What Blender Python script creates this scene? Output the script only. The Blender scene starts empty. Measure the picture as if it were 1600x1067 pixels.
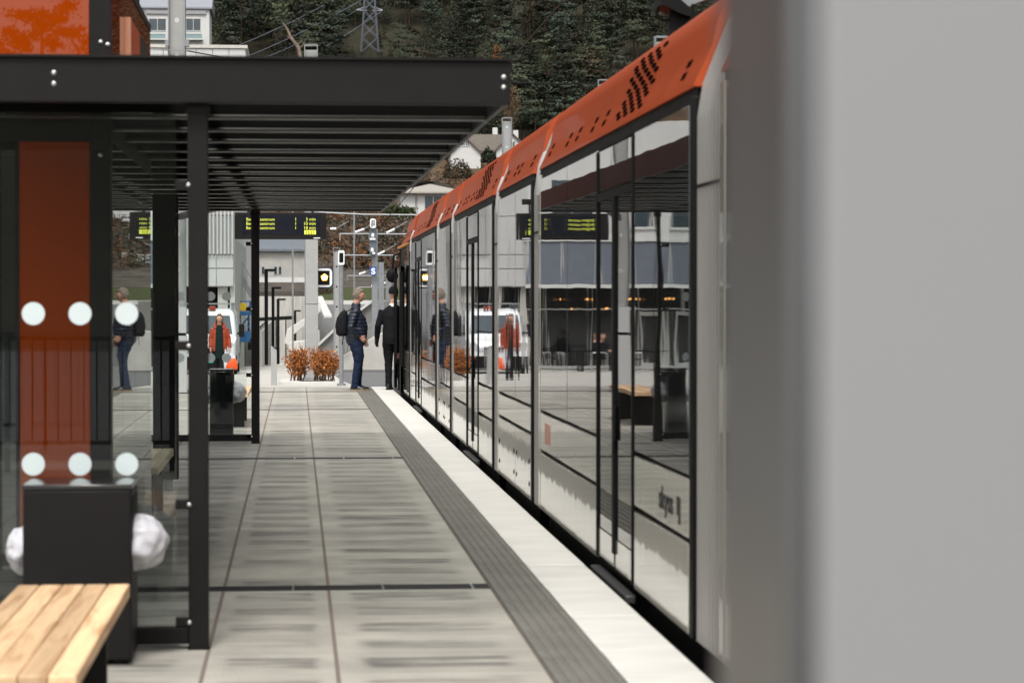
import bpy, bmesh, math, random
import numpy as np
from mathutils import Vector, Matrix, noise
R = math.radians
random.seed(7); rng = np.random.default_rng(11)
scene = bpy.context.scene
col = scene.collection
lab = bpy.data.scenes.new('workshop'); lvl = lab.view_layers[0]   # separate scene for evaluating modifiers quickly
# ------------------------------------------------------------------ camera model (pixel + distance -> point)
F = 85/36*1600; TH = math.atan(337/F); PH = math.atan(63/F); HC = 1.6
st, ct, sp, cp = math.sin(TH), math.cos(TH), math.sin(PH), math.cos(PH)
def ray(px, py):
    a = (px-800)/F; b = (533.5-py)/F
    return (st*cp+a*ct+b*st*sp, ct*cp-a*st+b*ct*sp, -sp+b*cp)
def atY(px, py, Y):
    d = ray(px, py); t = Y/d[1]; return Vector((d[0]*t, Y, HC+d[2]*t))
def atX(px, py, X):
    d = ray(px, py); t = X/d[0]; return Vector((X, d[1]*t, HC+d[2]*t))
def interp(pts, v):
    if v <= pts[0][0]: return pts[0][1]
    for (a, b), (c, d) in zip(pts, pts[1:]):
        if v <= c: return b+(d-b)*(v-a)/(c-a)
    return pts[-1][1]
def sstep(a, b, v):
    t = min(1, max(0, (v-a)/(b-a))); return t*t*(3-2*t)
# ------------------------------------------------------------------ ground heights
PL = [(45.4, -.03), (64, -.5), (82, -.85), (102, -1.15), (150, -2.35), (204, -3.6)]
def P(y): return interp(PL, y)
RT = [(110, -.25), (125, .2), (190, 1.2), (205, 1.9), (235, 5.0), (330, 13.0), (380, 23), (420, 29), (640, 160), (900, 300), (1500, 480)]
def T(x, y):
    if y < -60: return -.1+min(13, (-60-y)*.24)  # unseen rise behind the camera, added to darken the glass reflections
    if y < 45.4: return -.37 if x > 1.2 else -.1
    lo = P(y)
    if y < 110: return lo
    hi = interp(RT, y)
    if y < 204.6: z = lo+(hi-lo)*sstep(.6, 1.6, x)
    else: z = hi+ (.5*(1-sstep(205, 235, y)) if x < 1 else 0)
    z += .4*min(40, max(0, -x-8))*sstep(300, 420, y)
    if y > 210:
        k = sstep(210, 260, y)
        z += k*(noise.noise(Vector((x*.03, y*.03, 0)))*2.2+noise.noise(Vector((x*.11, y*.11, 3)))*.7)
        if y > 450: z += noise.noise(Vector((x*.008, y*.008, 8)))*9*sstep(450, 600, y)
    return z
# ------------------------------------------------------------------ object helpers
ORG = {}
def tag(o, label=None, cat=None, group=None, kind=None):
    if label: o['label'] = label
    if cat: o['category'] = cat
    if group: o['group'] = group
    if kind: o['kind'] = kind
    return o
def thing(name, label, cat, loc=(0, 0, 0), rotz=0, group=None):
    o = bpy.data.objects.new(name, None); col.objects.link(o)
    o.location = loc; o.rotation_euler = (0, 0, rotz); o.empty_display_size = .2
    ORG[o.name] = Vector((0, 0, 0)) if rotz else Vector(loc)
    return tag(o, label, cat, group)
def link(name, me, m, parent=None, sharp=35):
    o = bpy.data.objects.new(name, me); col.objects.link(o)
    if m:
        for q in (m if isinstance(m, (list, tuple)) else [m]): me.materials.append(q)
    me.shade_smooth()
    try: me.set_sharp_from_angle(angle=R(sharp))
    except Exception: pass
    if parent: o.parent = parent
    return o
class MB:
    def __init__(s, local=False): s.v = []; s.f = []; s.mi = []; s.local = local
    def add(s, vs, fs, mi=0):
        n = len(s.v); s.v += [tuple(p) for p in vs]; s.f += [tuple(i+n for i in f) for f in fs]; s.mi += [mi]*len(fs); return s
    def box(s, x0, x1, y0, y1, z0, z1, mi=0):
        return s.add([(x, y, z) for z in (z0, z1) for y in (y0, y1) for x in (x0, x1)],
                     [(0, 2, 3, 1), (4, 5, 7, 6), (0, 1, 5, 4), (2, 6, 7, 3), (0, 4, 6, 2), (1, 3, 7, 5)], mi)
    def obox(s, c, sx, sy, sz, rot=None, mi=0):
        m = Matrix.Translation(c) @ (rot.to_4x4() if rot else Matrix())
        vs = [m @ Vector((x*sx/2, y*sy/2, z*sz/2)) for z in (-1, 1) for y in (-1, 1) for x in (-1, 1)]
        return s.add(vs, [(0, 2, 3, 1), (4, 5, 7, 6), (0, 1, 5, 4), (2, 6, 7, 3), (0, 4, 6, 2), (1, 3, 7, 5)], mi)
    def bar(s, a, b, w, h=None, mi=0):
        a = Vector(a); b = Vector(b); d = b-a; L = d.length
        q = d.to_track_quat('Y', 'Z').to_matrix()
        return s.obox((a+b)/2, w, L, h or w, q, mi)
    def tube(s, pts, r, n=8, mi=0, cap=True):
        pts = [Vector(p) for p in pts]; rs = r if isinstance(r, (list, tuple)) else [r]*len(pts)
        vs = []; fs = []; q = None
        for i, p in enumerate(pts):
            d = (pts[min(i+1, len(pts)-1)]-pts[max(i-1, 0)]).normalized()
            if q is None: q = d.to_track_quat('Z', 'Y').to_matrix()
            else: q = (q.col[2].rotation_difference(d)).to_matrix() @ q
            rr = rs[i]; rx, ry = rr if isinstance(rr, (tuple, list)) else (rr, rr)
            for k in range(n):
                a = 2*math.pi*k/n; vs.append(p+q @ Vector((rx*math.cos(a), ry*math.sin(a), 0)))
        for i in range(len(pts)-1):
            for k in range(n):
                fs.append((i*n+k, i*n+(k+1) % n, (i+1)*n+(k+1) % n, (i+1)*n+k))
        if cap: fs += [tuple(reversed(range(n))), tuple(range((len(pts)-1)*n, len(pts)*n))]
        return s.add(vs, fs, mi)
    def rings(s, rings, closed=True, cap=True, mi=0):
        n = len(rings[0]); vs = [p for r in rings for p in r]; fs = []
        for i in range(len(rings)-1):
            for k in range(n if closed else n-1):
                fs.append((i*n+k, i*n+(k+1) % n, (i+1)*n+(k+1) % n, (i+1)*n+k))
        if cap: fs += [tuple(reversed(range(n))), tuple(range((len(rings)-1)*n, len(rings)*n))]
        return s.add(vs, fs, mi)
    def loft(s, secs, n=20, mi=0):   # secs: (centre, rx, ry) horizontal ellipses, superelliptic
        out = []
        for c, rx, ry in secs:
            rg = []
            for k in range(n):
                a = 2*math.pi*k/n; ca, sa = math.cos(a), math.sin(a)
                rg.append((c[0]+rx*math.copysign(abs(ca)**.85, ca), c[1]+ry*math.copysign(abs(sa)**.85, sa), c[2]))
            out.append(rg)
        return s.rings(out, mi=mi)
    def ball(s, c, rx, ry=None, rz=None, n=12, m=8, fn=None, mi=0):
        ry = ry or rx; rz = rz or rx; vs = []; fs = []; c = Vector(c)
        for j in range(m+1):
            t = math.pi*j/m
            for k in range(n):
                a = 2*math.pi*k/n; d = Vector((math.sin(t)*math.cos(a), math.sin(t)*math.sin(a), math.cos(t)))
                q = fn(d) if fn else 1
                vs.append(c+Vector((d.x*rx, d.y*ry, d.z*rz))*q)
        for j in range(m):
            for k in range(n):
                fs.append((j*n+k, (j+1)*n+k, (j+1)*n+(k+1) % n, j*n+(k+1) % n))
        return s.add(vs, fs, mi)
    def extr(s, poly, axis, a, b, mi=0):    # poly of 2-D points extruded along an axis between a and b
        def mk(p, t): return {'x': (t, p[0], p[1]), 'y': (p[0], t, p[1]), 'z': (p[0], p[1], t)}[axis]
        n = len(poly); vs = [mk(p, a) for p in poly]+[mk(p, b) for p in poly]
        fs = [(i, (i+1) % n, n+(i+1) % n, n+i) for i in range(n)]+[tuple(reversed(range(n))), tuple(range(n, 2*n))]
        return s.add(vs, fs, mi)
    def disc(s, c, r, ny=-1, t=.004, n=28, mi=0):   # a thin round plate facing -Y
        return s.extr([(c[0]+r*math.cos(2*math.pi*k/n), c[2]+r*math.sin(2*math.pi*k/n)) for k in range(n)], 'y', c[1], c[1]+t, mi)
    def mesh(s, name, off=None):
        me = bpy.data.meshes.new(name)
        vs = s.v if off is None else [(p[0]-off[0], p[1]-off[1], p[2]-off[2]) for p in s.v]
        me.from_pydata(vs, [], s.f)
        me.polygons.foreach_set('material_index', s.mi)
        bm = bmesh.new(); bm.from_mesh(me); bmesh.ops.recalc_face_normals(bm, faces=bm.faces); bm.to_mesh(me); bm.free()
        return me
    def build(s, name, m, parent=None, bevel=0, seg=2, sharp=35):
        root = parent
        while root is not None and root.parent is not None: root = root.parent
        off = None if (root is None or s.local) else ORG.get(root.name)
        o = link(name, s.mesh(name, off), m, parent, sharp)
        if bevel:
            b = o.modifiers.new('bevel', 'BEVEL'); b.width = bevel; b.segments = seg; b.limit_method = 'ANGLE'; b.angle_limit = R(40); b.harden_normals = False
        return o
def each(mb, name, m, parent, **k):     # one part per connected piece
    par = list(range(len(mb.v)))
    def find(i):
        while par[i] != i: par[i] = par[par[i]]; i = par[i]
        return i
    for f in mb.f:
        for i in f[1:]: par[find(i)] = find(f[0])
    gr = {}
    for f, q in zip(mb.f, mb.mi): gr.setdefault(find(f[0]), []).append((f, q))
    for fs in gr.values():
        ix = sorted({i for f, q in fs for i in f}); mp = {i: n for n, i in enumerate(ix)}; b = MB(mb.local); b.add([mb.v[i] for i in ix], [tuple(mp[i] for i in f) for f, q in fs]); b.mi = [q for f, q in fs]; b.build(name, m, parent, **k)
def fuse(mb, name, m, parent, voxel=.012, smooth=4, fn=None, extra=None):
    me = mb.mesh('tmp'); t = bpy.data.objects.new('tmp', me); lab.collection.objects.link(t)
    r = t.modifiers.new('r', 'REMESH'); r.mode = 'VOXEL'; r.voxel_size = voxel
    if smooth: k = t.modifiers.new('s', 'SMOOTH'); k.factor = .5; k.iterations = smooth
    lvl.update(); dg = lvl.depsgraph
    out = bpy.data.meshes.new_from_object(t.evaluated_get(dg)); out.name = name
    bpy.data.objects.remove(t); bpy.data.meshes.remove(me)
    if fn:
        cs = [(v.co.copy(), v.normal.copy()) for v in out.vertices]
        out.vertices.foreach_set('co', [q for c, n in cs for q in fn(c, n)]); out.update()
    if extra:
        bm = bmesh.new(); bm.from_mesh(out); e = extra.mesh('e'); bm.from_mesh(e); bm.to_mesh(out); bm.free(); bpy.data.meshes.remove(e)
    out.materials.clear()
    return link(name, out, m, parent, 60)
def struct(o): o['kind'] = 'structure'; return o
def kids(o): return [c for c in bpy.data.objects if c.parent == o]
def dup(o, loc, label=None, rotz=None):
    def cp_(a, par):
        c = a.copy(); col.objects.link(c); c.parent = par
        for k in kids(a): cp_(k, c)
        return c
    c = cp_(o, None); c.location = loc
    if rotz is not None: c.rotation_euler[2] = rotz
    if label: c['label'] = label
    return c
def text(body, size, m, fn, name, parent, sx=1, align='LEFT', ext=.002, root_off=Vector((0, 0, 0)), bold=0):
    c = bpy.data.curves.new('t', 'FONT'); c.body = body; c.size = size; c.align_x = align; c.extrude = ext; c.offset = bold
    t = bpy.data.objects.new('t', c); lab.collection.objects.link(t)
    lvl.update(); dg = lvl.depsgraph
    me = bpy.data.meshes.new_from_object(t.evaluated_get(dg)); bpy.data.objects.remove(t)
    for v in me.vertices: v.co = Vector(fn(v.co.x*sx, v.co.y, v.co.z))-root_off
    me.materials.clear(); me.name = name
    return link(name, me, m, parent)
# ------------------------------------------------------------------ materials
def mat(name):
    m = bpy.data.materials.new(name); m.use_nodes = True; nt = m.node_tree
    return m, nt, nt.nodes['Principled BSDF'], nt.nodes, nt.links
def N(nt, t, **kw):
    n = nt.nodes.new(t)
    for k, v in kw.items():
        if k in n.inputs: n.inputs[k].default_value = v
        else: setattr(n, k, v)
    return n
def rgb(c): return (*c, 1)
def M(name, c, rough=.5, metal=0, var=.12, vs=6, bump=0, bs=60, coat=0, spec=None, stretch=(1, 1, 1), ior=None, rvar=.08):
    if spec is None: spec = .12 if rough > .78 else .4
    m, nt, b, nd, lk = mat(name)
    tc = N(nt, 'ShaderNodeTexCoord'); mp = N(nt, 'ShaderNodeMapping'); mp.inputs['Scale'].default_value = stretch
    lk.new(tc.outputs['Object'], mp.inputs['Vector'])
    n = N(nt, 'ShaderNodeTexNoise', Scale=vs, Detail=6.0, Roughness=.65); lk.new(mp.outputs[0], n.inputs['Vector'])
    mx = N(nt, 'ShaderNodeMix', data_type='RGBA')
    mx.inputs[6].default_value = rgb([max(0, v*(1-var)) for v in c]); mx.inputs[7].default_value = rgb([min(1, v*(1+var)) for v in c])
    cr = N(nt, 'ShaderNodeMapRange'); cr.inputs[1].default_value = .3; cr.inputs[2].default_value = .7
    lk.new(n.outputs[0], cr.inputs[0]); lk.new(cr.outputs[0], mx.inputs[0]); lk.new(mx.outputs[2], b.inputs['Base Color'])
    rr = N(nt, 'ShaderNodeMapRange'); rr.inputs[3].default_value = max(0, rough-rvar); rr.inputs[4].default_value = min(1, rough+rvar)
    lk.new(n.outputs[0], rr.inputs[0]); lk.new(rr.outputs[0], b.inputs['Roughness'])
    b.inputs['Metallic'].default_value = metal; b.inputs['Coat Weight'].default_value = coat; b.inputs['Coat Roughness'].default_value = .04
    b.inputs['Specular IOR Level'].default_value = spec
    if ior: b.inputs['IOR'].default_value = ior
    if bump:
        n2 = N(nt, 'ShaderNodeTexNoise', Scale=bs, Detail=4.0); lk.new(mp.outputs[0], n2.inputs['Vector'])
        bp = N(nt, 'ShaderNodeBump', Strength=1.0, Distance=bump); lk.new(n2.outputs[0], bp.inputs['Height']); lk.new(bp.outputs[0], b.inputs['Normal'])
    return m
def emis(name, c, s):
    m, nt, b, nd, lk = mat(name); b.inputs['Base Color'].default_value = (.01, .01, .01, 1)
    b.inputs['Emission Color'].default_value = rgb(c); b.inputs['Emission Strength'].default_value = s; return m
def wavy(m, scale=(1, 1, 1), dist=.002, sc=1.6):
    nt = m.node_tree; b = nt.nodes['Principled BSDF']
    tc = N(nt, 'ShaderNodeTexCoord'); mp = N(nt, 'ShaderNodeMapping'); mp.inputs['Scale'].default_value = scale
    nt.links.new(tc.outputs['Object'], mp.inputs[0]); n = N(nt, 'ShaderNodeTexNoise', Scale=sc, Detail=1.5); nt.links.new(mp.outputs[0], n.inputs[0])
    bp = N(nt, 'ShaderNodeBump', Strength=1.0, Distance=dist); nt.links.new(n.outputs[0], bp.inputs['Height'])
    nt.links.new(bp.outputs[0], b.inputs['Normal']); nt.links.new(bp.outputs[0], b.inputs['Coat Normal']); return m
def glass(name, tint=(1, 1, 1), ior=1.5, rough=0):
    m = bpy.data.materials.new(name); m.use_nodes = True; nt = m.node_tree; nt.nodes.clear()
    o = N(nt, 'ShaderNodeOutputMaterial'); mx = N(nt, 'ShaderNodeMixShader'); t = N(nt, 'ShaderNodeBsdfTransparent'); g = N(nt, 'ShaderNodeBsdfGlossy')
    t.inputs[0].default_value = rgb(tint); g.inputs['Roughness'].default_value = rough
    f = N(nt, 'ShaderNodeFresnel', IOR=ior)
    nt.links.new(f.outputs[0], mx.inputs[0]); nt.links.new(t.outputs[0], mx.inputs[1]); nt.links.new(g.outputs[0], mx.inputs[2]); nt.links.new(mx.outputs[0], o.inputs[0])
    return m
def ramp(nt, src, stops):
    r = N(nt, 'ShaderNodeValToRGB'); e = r.color_ramp.elements
    while len(e) < len(stops): e.new(.5)
    for q, (p, c) in zip(e, stops): q.position = p; q.color = rgb(c)
    nt.links.new(src, r.inputs[0]); return r

charcoal = M('charcoal_coated_steel', (.0085, .0075, .007), .5, 0, .12, 9, .0004, 250, spec=.2)
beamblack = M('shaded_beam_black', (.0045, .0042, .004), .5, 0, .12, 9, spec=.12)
blackm = M('black_rubber', (.005, .005, .005), .6, spec=.15)
steel = M('galvanised_steel', (.24, .25, .26), .45, .4, .14, 7, .0004, 120)
lightmetal = M('brushed_bolt_steel', (.62, .62, .60), .3, .9)
greyclad = M('grey_painted_steel', (.33, .33, .32), .5, .1, .07, 3, .0003, 90)
concrete = M('cast_concrete', (.40, .388, .36), .85, 0, .14, 1.2, .002, 30)
boardconc = M('board_marked_concrete', (.37, .36, .335), .9, 0, .25, 1.0, .01, 3, stretch=(6, 6, .4))
whiteconc = M('pale_concrete', (.52, .51, .48), .8, 0, .08, 2, .001, 40)
asphalt = M('asphalt', (.135, .135, .135), .9, 0, .2, 1.5, .003, 60)
plaza = M('plaza_slabs', (.42, .405, .37), .8, 0, .12, .7, .001, 30)
whitewall = M('white_painted_wall', (.52, .52, .505), .7, 0, .05, 1.5)
whitepanel = M('white_facade_panel', (.42, .42, .415), .45, 0, .06, .8)
greyband = M('slate_grey_cladding', (.115, .13, .16), .55, 0, .1, 2)
roofgrey = M('grey_roof_tile', (.19, .18, .17), .8, 0, .2, 3, .02, 8)
roofbrown = M('brown_roof_tile', (.12, .105, .09), .85, 0, .2, 3, .02, 8)
winglass = M('dark_window_glass', (.035, .05, .06), .06, 0, .3, 1, spec=.7)
shopglass = M('shop_window_glass', (.012, .013, .015), .05, 0, .3, 1, spec=.6)
trampaint = wavy(M('silver_beige_tram_paint', (.42, .395, .335), .22, .15, .04, 2, coat=1.0, rvar=.03), (1, 1.2, .9), .0016, 3.2)
tramglass = wavy(M('dark_tram_glass', (.014, .015, .015), .015, 0, .2, 2, spec=1, ior=2.1, rvar=.005), (1, 1.0, .9), .0010, 1.7)
tramorange = M('orange_roof_paint', (.315, .046, .0075), .40, 0, .06, 3, .0003, 6, coat=.08, spec=.25, ior=1.25)
orangeedge = M('orange_roof_edge', (.40, .06, .012), .4, 0, .05)
bellowsm = M('grey_bellows_rubber', (.33, .315, .295), .42, .1, .12, 3, stretch=(1, 1, .3))
bluegrey = M('dark_blue_gangway_cover', (.032, .042, .052), .5)
orangeglass = M('orange_glass', (.285, .038, .001), .012, 0, .05, 2, spec=.5, ior=1.5, rvar=.005)
clearglass = glass('clear_shelter_glass', (.93, .96, .95))
darkglass = M('smoked_kiosk_glass', (.01, .011, .011), .02, 0, .2, 1, spec=.6, ior=1.9, rvar=.01)
dotw = M('frosted_white_dot', (.56, .63, .63), .7, 0, .02)
plastic = M('white_bin_liner', (.55, .545, .575), .32, 0, .06, 9, .0015, 40)
plastic.node_tree.nodes['Principled BSDF'].inputs['Subsurface Weight'].default_value = .35; plastic.node_tree.nodes['Principled BSDF'].inputs['Subsurface Radius'].default_value = (.05, .05, .05)
pillarm = M('grey_powder_coated_panel', (.275, .274, .277), .62, 0, .02, .6, .0001, 700, rvar=.03)
pillaredge = M('brushed_aluminium_trim', (.19, .192, .196), .38, .8, .05, 3, .001, 4)
skin = M('skin', (.50, .27, .19), .5, 0, .12, 30)
hairgrey = M('greying_hair', (.17, .135, .105), .7, 0, .5, 50, .006, 70)
hairbrown = M('brown_hair', (.09, .045, .025), .6, 0, .4, 50, .004, 70)
navy = M('navy_quilted_nylon', (.010, .014, .026), .45, 0, .25, 20, .001, 60)
jeans = M('dark_blue_jeans', (.012, .020, .045), .8, 0, .3, 12, .002, 60)
blackcloth = M('black_wool', (.011, .011, .013), .85, 0, .25, 20, .001, 90)
darkgreen = M('dark_green_knit', (.008, .018, .016), .9, 0, .2, 30)
redcoat = M('orange_red_coat', (.30, .04, .012), .7, 0, .15, 10, .006, 14)
shirtw = M('white_collar_cotton', (.75, .75, .76), .7, 0, .03)
leather = M('black_leather', (.012, .011, .011), .35, 0, .2, 30)
solem = M('tan_shoe_sole', (.28, .20, .12), .7)
vanwhite = M('white_van_paint', (.78, .79, .80), .25, 0, .02, 1, coat=.6)
bluepaint = M('blue_machine_paint', (.012, .10, .26), .45, 0, .15, 5)
yellowpaint = M('yellow_machine_paint', (.62, .42, .02), .5, 0, .1, 5)
teal = M('green_number_plate', (.01, .30, .24), .4)
bark = M('bark', (.06, .045, .035), .9, 0, .3, 8, .01, 20)
twigm = M('bare_twigs', (.115, .08, .058), .9, 0, .3, 1)
soil = M('planter_soil', (.05, .035, .025), .95, 0, .4, 12, .02, 30)
ledy = emis('yellow_led_text', (.80, .85, .08), .95)
ledw = emis('orange_signal_lamp', (1.0, .42, .06), 5)
ledc = emis('signal_lamp_core', (1.0, .78, .35), 9)
warml = emis('warm_cafe_lamp', (1.0, .45, .12), 2.2)
signblue = M('blue_sign_face', (.008, .075, .30), .4, 0, .03)
signwhite = M('white_sign_face', (.82, .82, .83), .4, 0, .02)
orangebag = M('orange_carrier_bag', (.75, .09, .015), .45, 0, .1, 9, .01, 14)
def wood_mat(name, c1, c2):
    m, nt, b, nd, lk = mat(name)
    tc = N(nt, 'ShaderNodeTexCoord'); mp = N(nt, 'ShaderNodeMapping'); mp.inputs['Scale'].default_value = (14, 1.1, 14)
    oi = N(nt, 'ShaderNodeObjectInfo'); ad = N(nt, 'ShaderNodeVectorMath', operation='ADD'); sc_ = N(nt, 'ShaderNodeVectorMath', operation='SCALE'); sc_.inputs[3].default_value = 37
    cx = N(nt, 'ShaderNodeCombineXYZ'); lk.new(oi.outputs['Random'], cx.inputs[0]); lk.new(oi.outputs['Random'], cx.inputs[1]); lk.new(cx.outputs[0], sc_.inputs[0])
    lk.new(tc.outputs['Object'], ad.inputs[0]); lk.new(sc_.outputs[0], ad.inputs[1]); lk.new(ad.outputs[0], mp.inputs[0])
    n = N(nt, 'ShaderNodeTexNoise', Scale=1.3, Detail=7.0, Roughness=.6, Distortion=1.1); lk.new(mp.outputs[0], n.inputs[0])
    r = ramp(nt, n.outputs[0], [(.25, c2), (.5, c1), (.75, [min(1, v*1.25) for v in c1])])
    hs = N(nt, 'ShaderNodeHueSaturation'); mr = N(nt, 'ShaderNodeMapRange'); mr.inputs[3].default_value = .62; mr.inputs[4].default_value = 1.2
    lk.new(oi.outputs['Random'], mr.inputs[0]); lk.new(mr.outputs[0], hs.inputs['Value']); lk.new(r.outputs[0], hs.inputs['Color'])
    lk.new(hs.outputs[0], b.inputs['Base Color']); b.inputs['Roughness'].default_value = .55
    bp = N(nt, 'ShaderNodeBump', Strength=.6, Distance=.002); lk.new(n.outputs[0], bp.inputs['Height']); lk.new(bp.outputs[0], b.inputs['Normal'])
    return m
wood = wood_mat('oiled_pine_slat', (.66, .44, .25), (.34, .16, .06))
woodpale = wood_mat('pale_pine_slat', (.55, .47, .30), (.40, .30, .17))
def leaf_mat(name, attr=True, base=(.05, .07, .04), rough=.75):
    m, nt, b, nd, lk = mat(name)
    a = N(nt, 'ShaderNodeVertexColor'); a.layer_name = 'tint'; lk.new(a.outputs[0], b.inputs['Base Color']); b.inputs['Roughness'].default_value = rough
    b.inputs['Specular IOR Level'].default_value = .15
    return m
leafm = leaf_mat('foliage')
# paving with per-slab UV
def paving():
    m, nt, b, nd, lk = mat('platform_paving')
    uv = N(nt, 'ShaderNodeUVMap'); uv.uv_map = 'slab'; sx = N(nt, 'ShaderNodeSeparateXYZ'); lk.new(uv.outputs[0], sx.inputs[0])
    tint = N(nt, 'ShaderNodeVertexColor'); tint.layer_name = 'tint'; st_ = N(nt, 'ShaderNodeSeparateColor'); lk.new(tint.outputs[0], st_.inputs[0])
    tc = N(nt, 'ShaderNodeTexCoord')
    mp = N(nt, 'ShaderNodeMapping'); mp.inputs['Scale'].default_value = (1.1, 9, 1); lk.new(tc.outputs['Object'], mp.inputs[0])
    n1 = N(nt, 'ShaderNodeTexNoise', Scale=1.0, Detail=5.0, Roughness=.6); lk.new(mp.outputs[0], n1.inputs[0])
    n2 = N(nt, 'ShaderNodeTexNoise', Scale=2.2, Detail=5.0); lk.new(tc.outputs['Object'], n2.inputs[0])
    n3 = N(nt, 'ShaderNodeTexNoise', Scale=110.0, Detail=3.0); lk.new(tc.outputs['Object'], n3.inputs[0])
    def math_(op, a, c=None, d=None):
        q = N(nt, 'ShaderNodeMath', operation=op)
        for i, v in enumerate((a, c, d)):
            if v is None: continue
            if isinstance(v, (int, float)): q.inputs[i].default_value = v
            else: lk.new(v, q.inputs[i])
        return q.outputs[0]
    def edge(c):      # 0 at slab edge, .5 in the middle
        return math_('MINIMUM', c, math_('SUBTRACT', 1, c))
    def mr(v, a, c, d=0, e=1):
        q = N(nt, 'ShaderNodeMapRange', interpolation_type='SMOOTHSTEP'); lk.new(v, q.inputs[0])
        for i, w in zip((1, 2, 3, 4), (a, c, d, e)): q.inputs[i].default_value = w
        return q.outputs[0]
    wob = math_('MULTIPLY', math_('SUBTRACT', n1.outputs[0], .5), .34)
    wob2 = math_('MULTIPLY', math_('SUBTRACT', n2.outputs[0], .5), .16)
    ue = mr(math_('ADD', edge(sx.outputs[0]), wob2), .08, .19); ve = mr(math_('ADD', edge(sx.outputs[1]), wob), .16, .33)
    mp2 = N(nt, 'ShaderNodeMapping'); mp2.inputs['Scale'].default_value = (1.6, 15, 1); lk.new(tc.outputs['Object'], mp2.inputs[0])
    n4 = N(nt, 'ShaderNodeTexNoise', Scale=1.0, Detail=6.0, Roughness=.7); lk.new(mp2.outputs[0], n4.inputs[0])
    mask = math_('ADD', .22, math_('MULTIPLY', math_('MULTIPLY', ue, ve), .78))
    streak = math_('ADD', math_('MULTIPLY', mr(n4.outputs[0], .40, .66), .62), math_('MULTIPLY', mr(n1.outputs[0], .38, .66), .5))
    damp = math_('MULTIPLY', math_('MULTIPLY', mask, math_('ADD', .45, math_('MULTIPLY', ue, .55))), math_('MULTIPLY', math_('ADD', .35, st_.outputs[0]), streak))
    base = N(nt, 'ShaderNodeMix', data_type='RGBA'); base.inputs[6].default_value = (.365, .346, .302, 1); base.inputs[7].default_value = (.130, .122, .108, 1); lk.new(damp, base.inputs[0])
    v2 = N(nt, 'ShaderNodeMix', data_type='RGBA', blend_type='MULTIPLY'); lk.new(base.outputs[2], v2.inputs[6])
    g = math_('ADD', mr(n2.outputs[0], .3, .7, .86, 1.1), math_('MULTIPLY', math_('SUBTRACT', n3.outputs[0], .5), 1.0))
    g = math_('MULTIPLY', g, math_('ADD', .88, math_('MULTIPLY', st_.outputs[1], .2)))
    cg = N(nt, 'ShaderNodeCombineXYZ')
    for i in range(3): lk.new(g, cg.inputs[i])
    v2.inputs[0].default_value = 1; lk.new(cg.outputs[0], v2.inputs[7])
    ju = mr(math_('MULTIPLY', edge(sx.outputs[0]), st_.outputs[2]), .007, .012, 1, 0)
    jv = math_('MULTIPLY', mr(edge(sx.outputs[1]), .005, .012, 1, 0), .35)
    jj = N(nt, 'ShaderNodeMix', data_type='RGBA'); jj.inputs[7].default_value = (.165, .13, .108, 1); lk.new(v2.outputs[2], jj.inputs[6]); lk.new(math_('MAXIMUM', ju, jv), jj.inputs[0])
    lk.new(jj.outputs[2], b.inputs['Base Color']); b.inputs['Roughness'].default_value = .75
    bp = N(nt, 'ShaderNodeBump', Strength=.5, Distance=.002); lk.new(n3.outputs[0], bp.inputs['Height']); lk.new(bp.outputs[0], b.inputs['Normal'])
    return m
pavem = paving()
tactilem = M('tactile_paving', (.175, .168, .150), .8, 0, .16, 3, .001, 120)
edgem = M('white_edge_concrete', (.66, .645, .60), .75, 0, .10, 1.6, .0006, 150, stretch=(1, 2, 1))
# ================================================================== SETTING
def make_ground():
    xs = sorted(set([-400, -300, -220, -160, -120, -90, -70, -55, -45]+list(range(-40, 61, 4))+[-2, -1, 0, .6, .85, 1.1, 1.2, 1.21, 1.35, 1.6, 2, 3, 5, 6]+[70, 80, 95, 110, 130, 160, 200, 260, 330, 420, 520]))
    ys = sorted(set([-300, -160, -115, -85, -60, -20, 0, 20, 40, 45.39, 45.4, 50, 55, 60, 64, 70, 76, 82, 90, 102, 109.9, 110.1, 115, 120, 125, 135, 145, 150, 160, 175, 190, 195, 204.5, 204.7]+list(range(208, 440, 6))+list(range(440, 900, 14))+[920, 960, 1020, 1100, 1200, 1350, 1500]))
    V = [(x, y, T(x, y)) for y in ys for x in xs]; nx = len(xs); fs = []; mi = []
    for j in range(len(ys)-1):
        for i in range(nx-1):
            fs.append((j*nx+i, j*nx+i+1, (j+1)*nx+i+1, (j+1)*nx+i)); x = (xs[i]+xs[i+1])/2; y = (ys[j]+ys[j+1])/2
            if y < -60: k = 5
            elif y < 45.4: k = 0
            elif y < 110: k = 1 if x < 1.2 else 0
            elif y < 204.6: k = (1 if x < .9 else 0) if y < 193 else (2 if x > .9 else 1)
            elif y < 212: k = 2 if x > 1.6 else 3
            elif y < 240: k = 3
            elif y < 395: k = 4
            else: k = 5
            mi.append(k)
    grass = M('grass', (.050, .058, .024), .9, 0, .3, 3, .02, 20)
    rocky = M('dark_rocky_bank', (.075, .066, .055), .95, 0, .5, .5, .15, 2)
    brown = M('autumn_hillside', (.085, .056, .034), .95, 0, .55, .25, .2, 1.5)
    forest = M('forest_floor', (.030, .028, .018), .95, 0, .4, .2)
    mb = MB(); mb.v = V; mb.f = fs; mb.mi = mi
    struct(mb.build('ground', [asphalt, plaza, grass, rocky, brown, forest], sharp=60))
make_ground()
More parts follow.
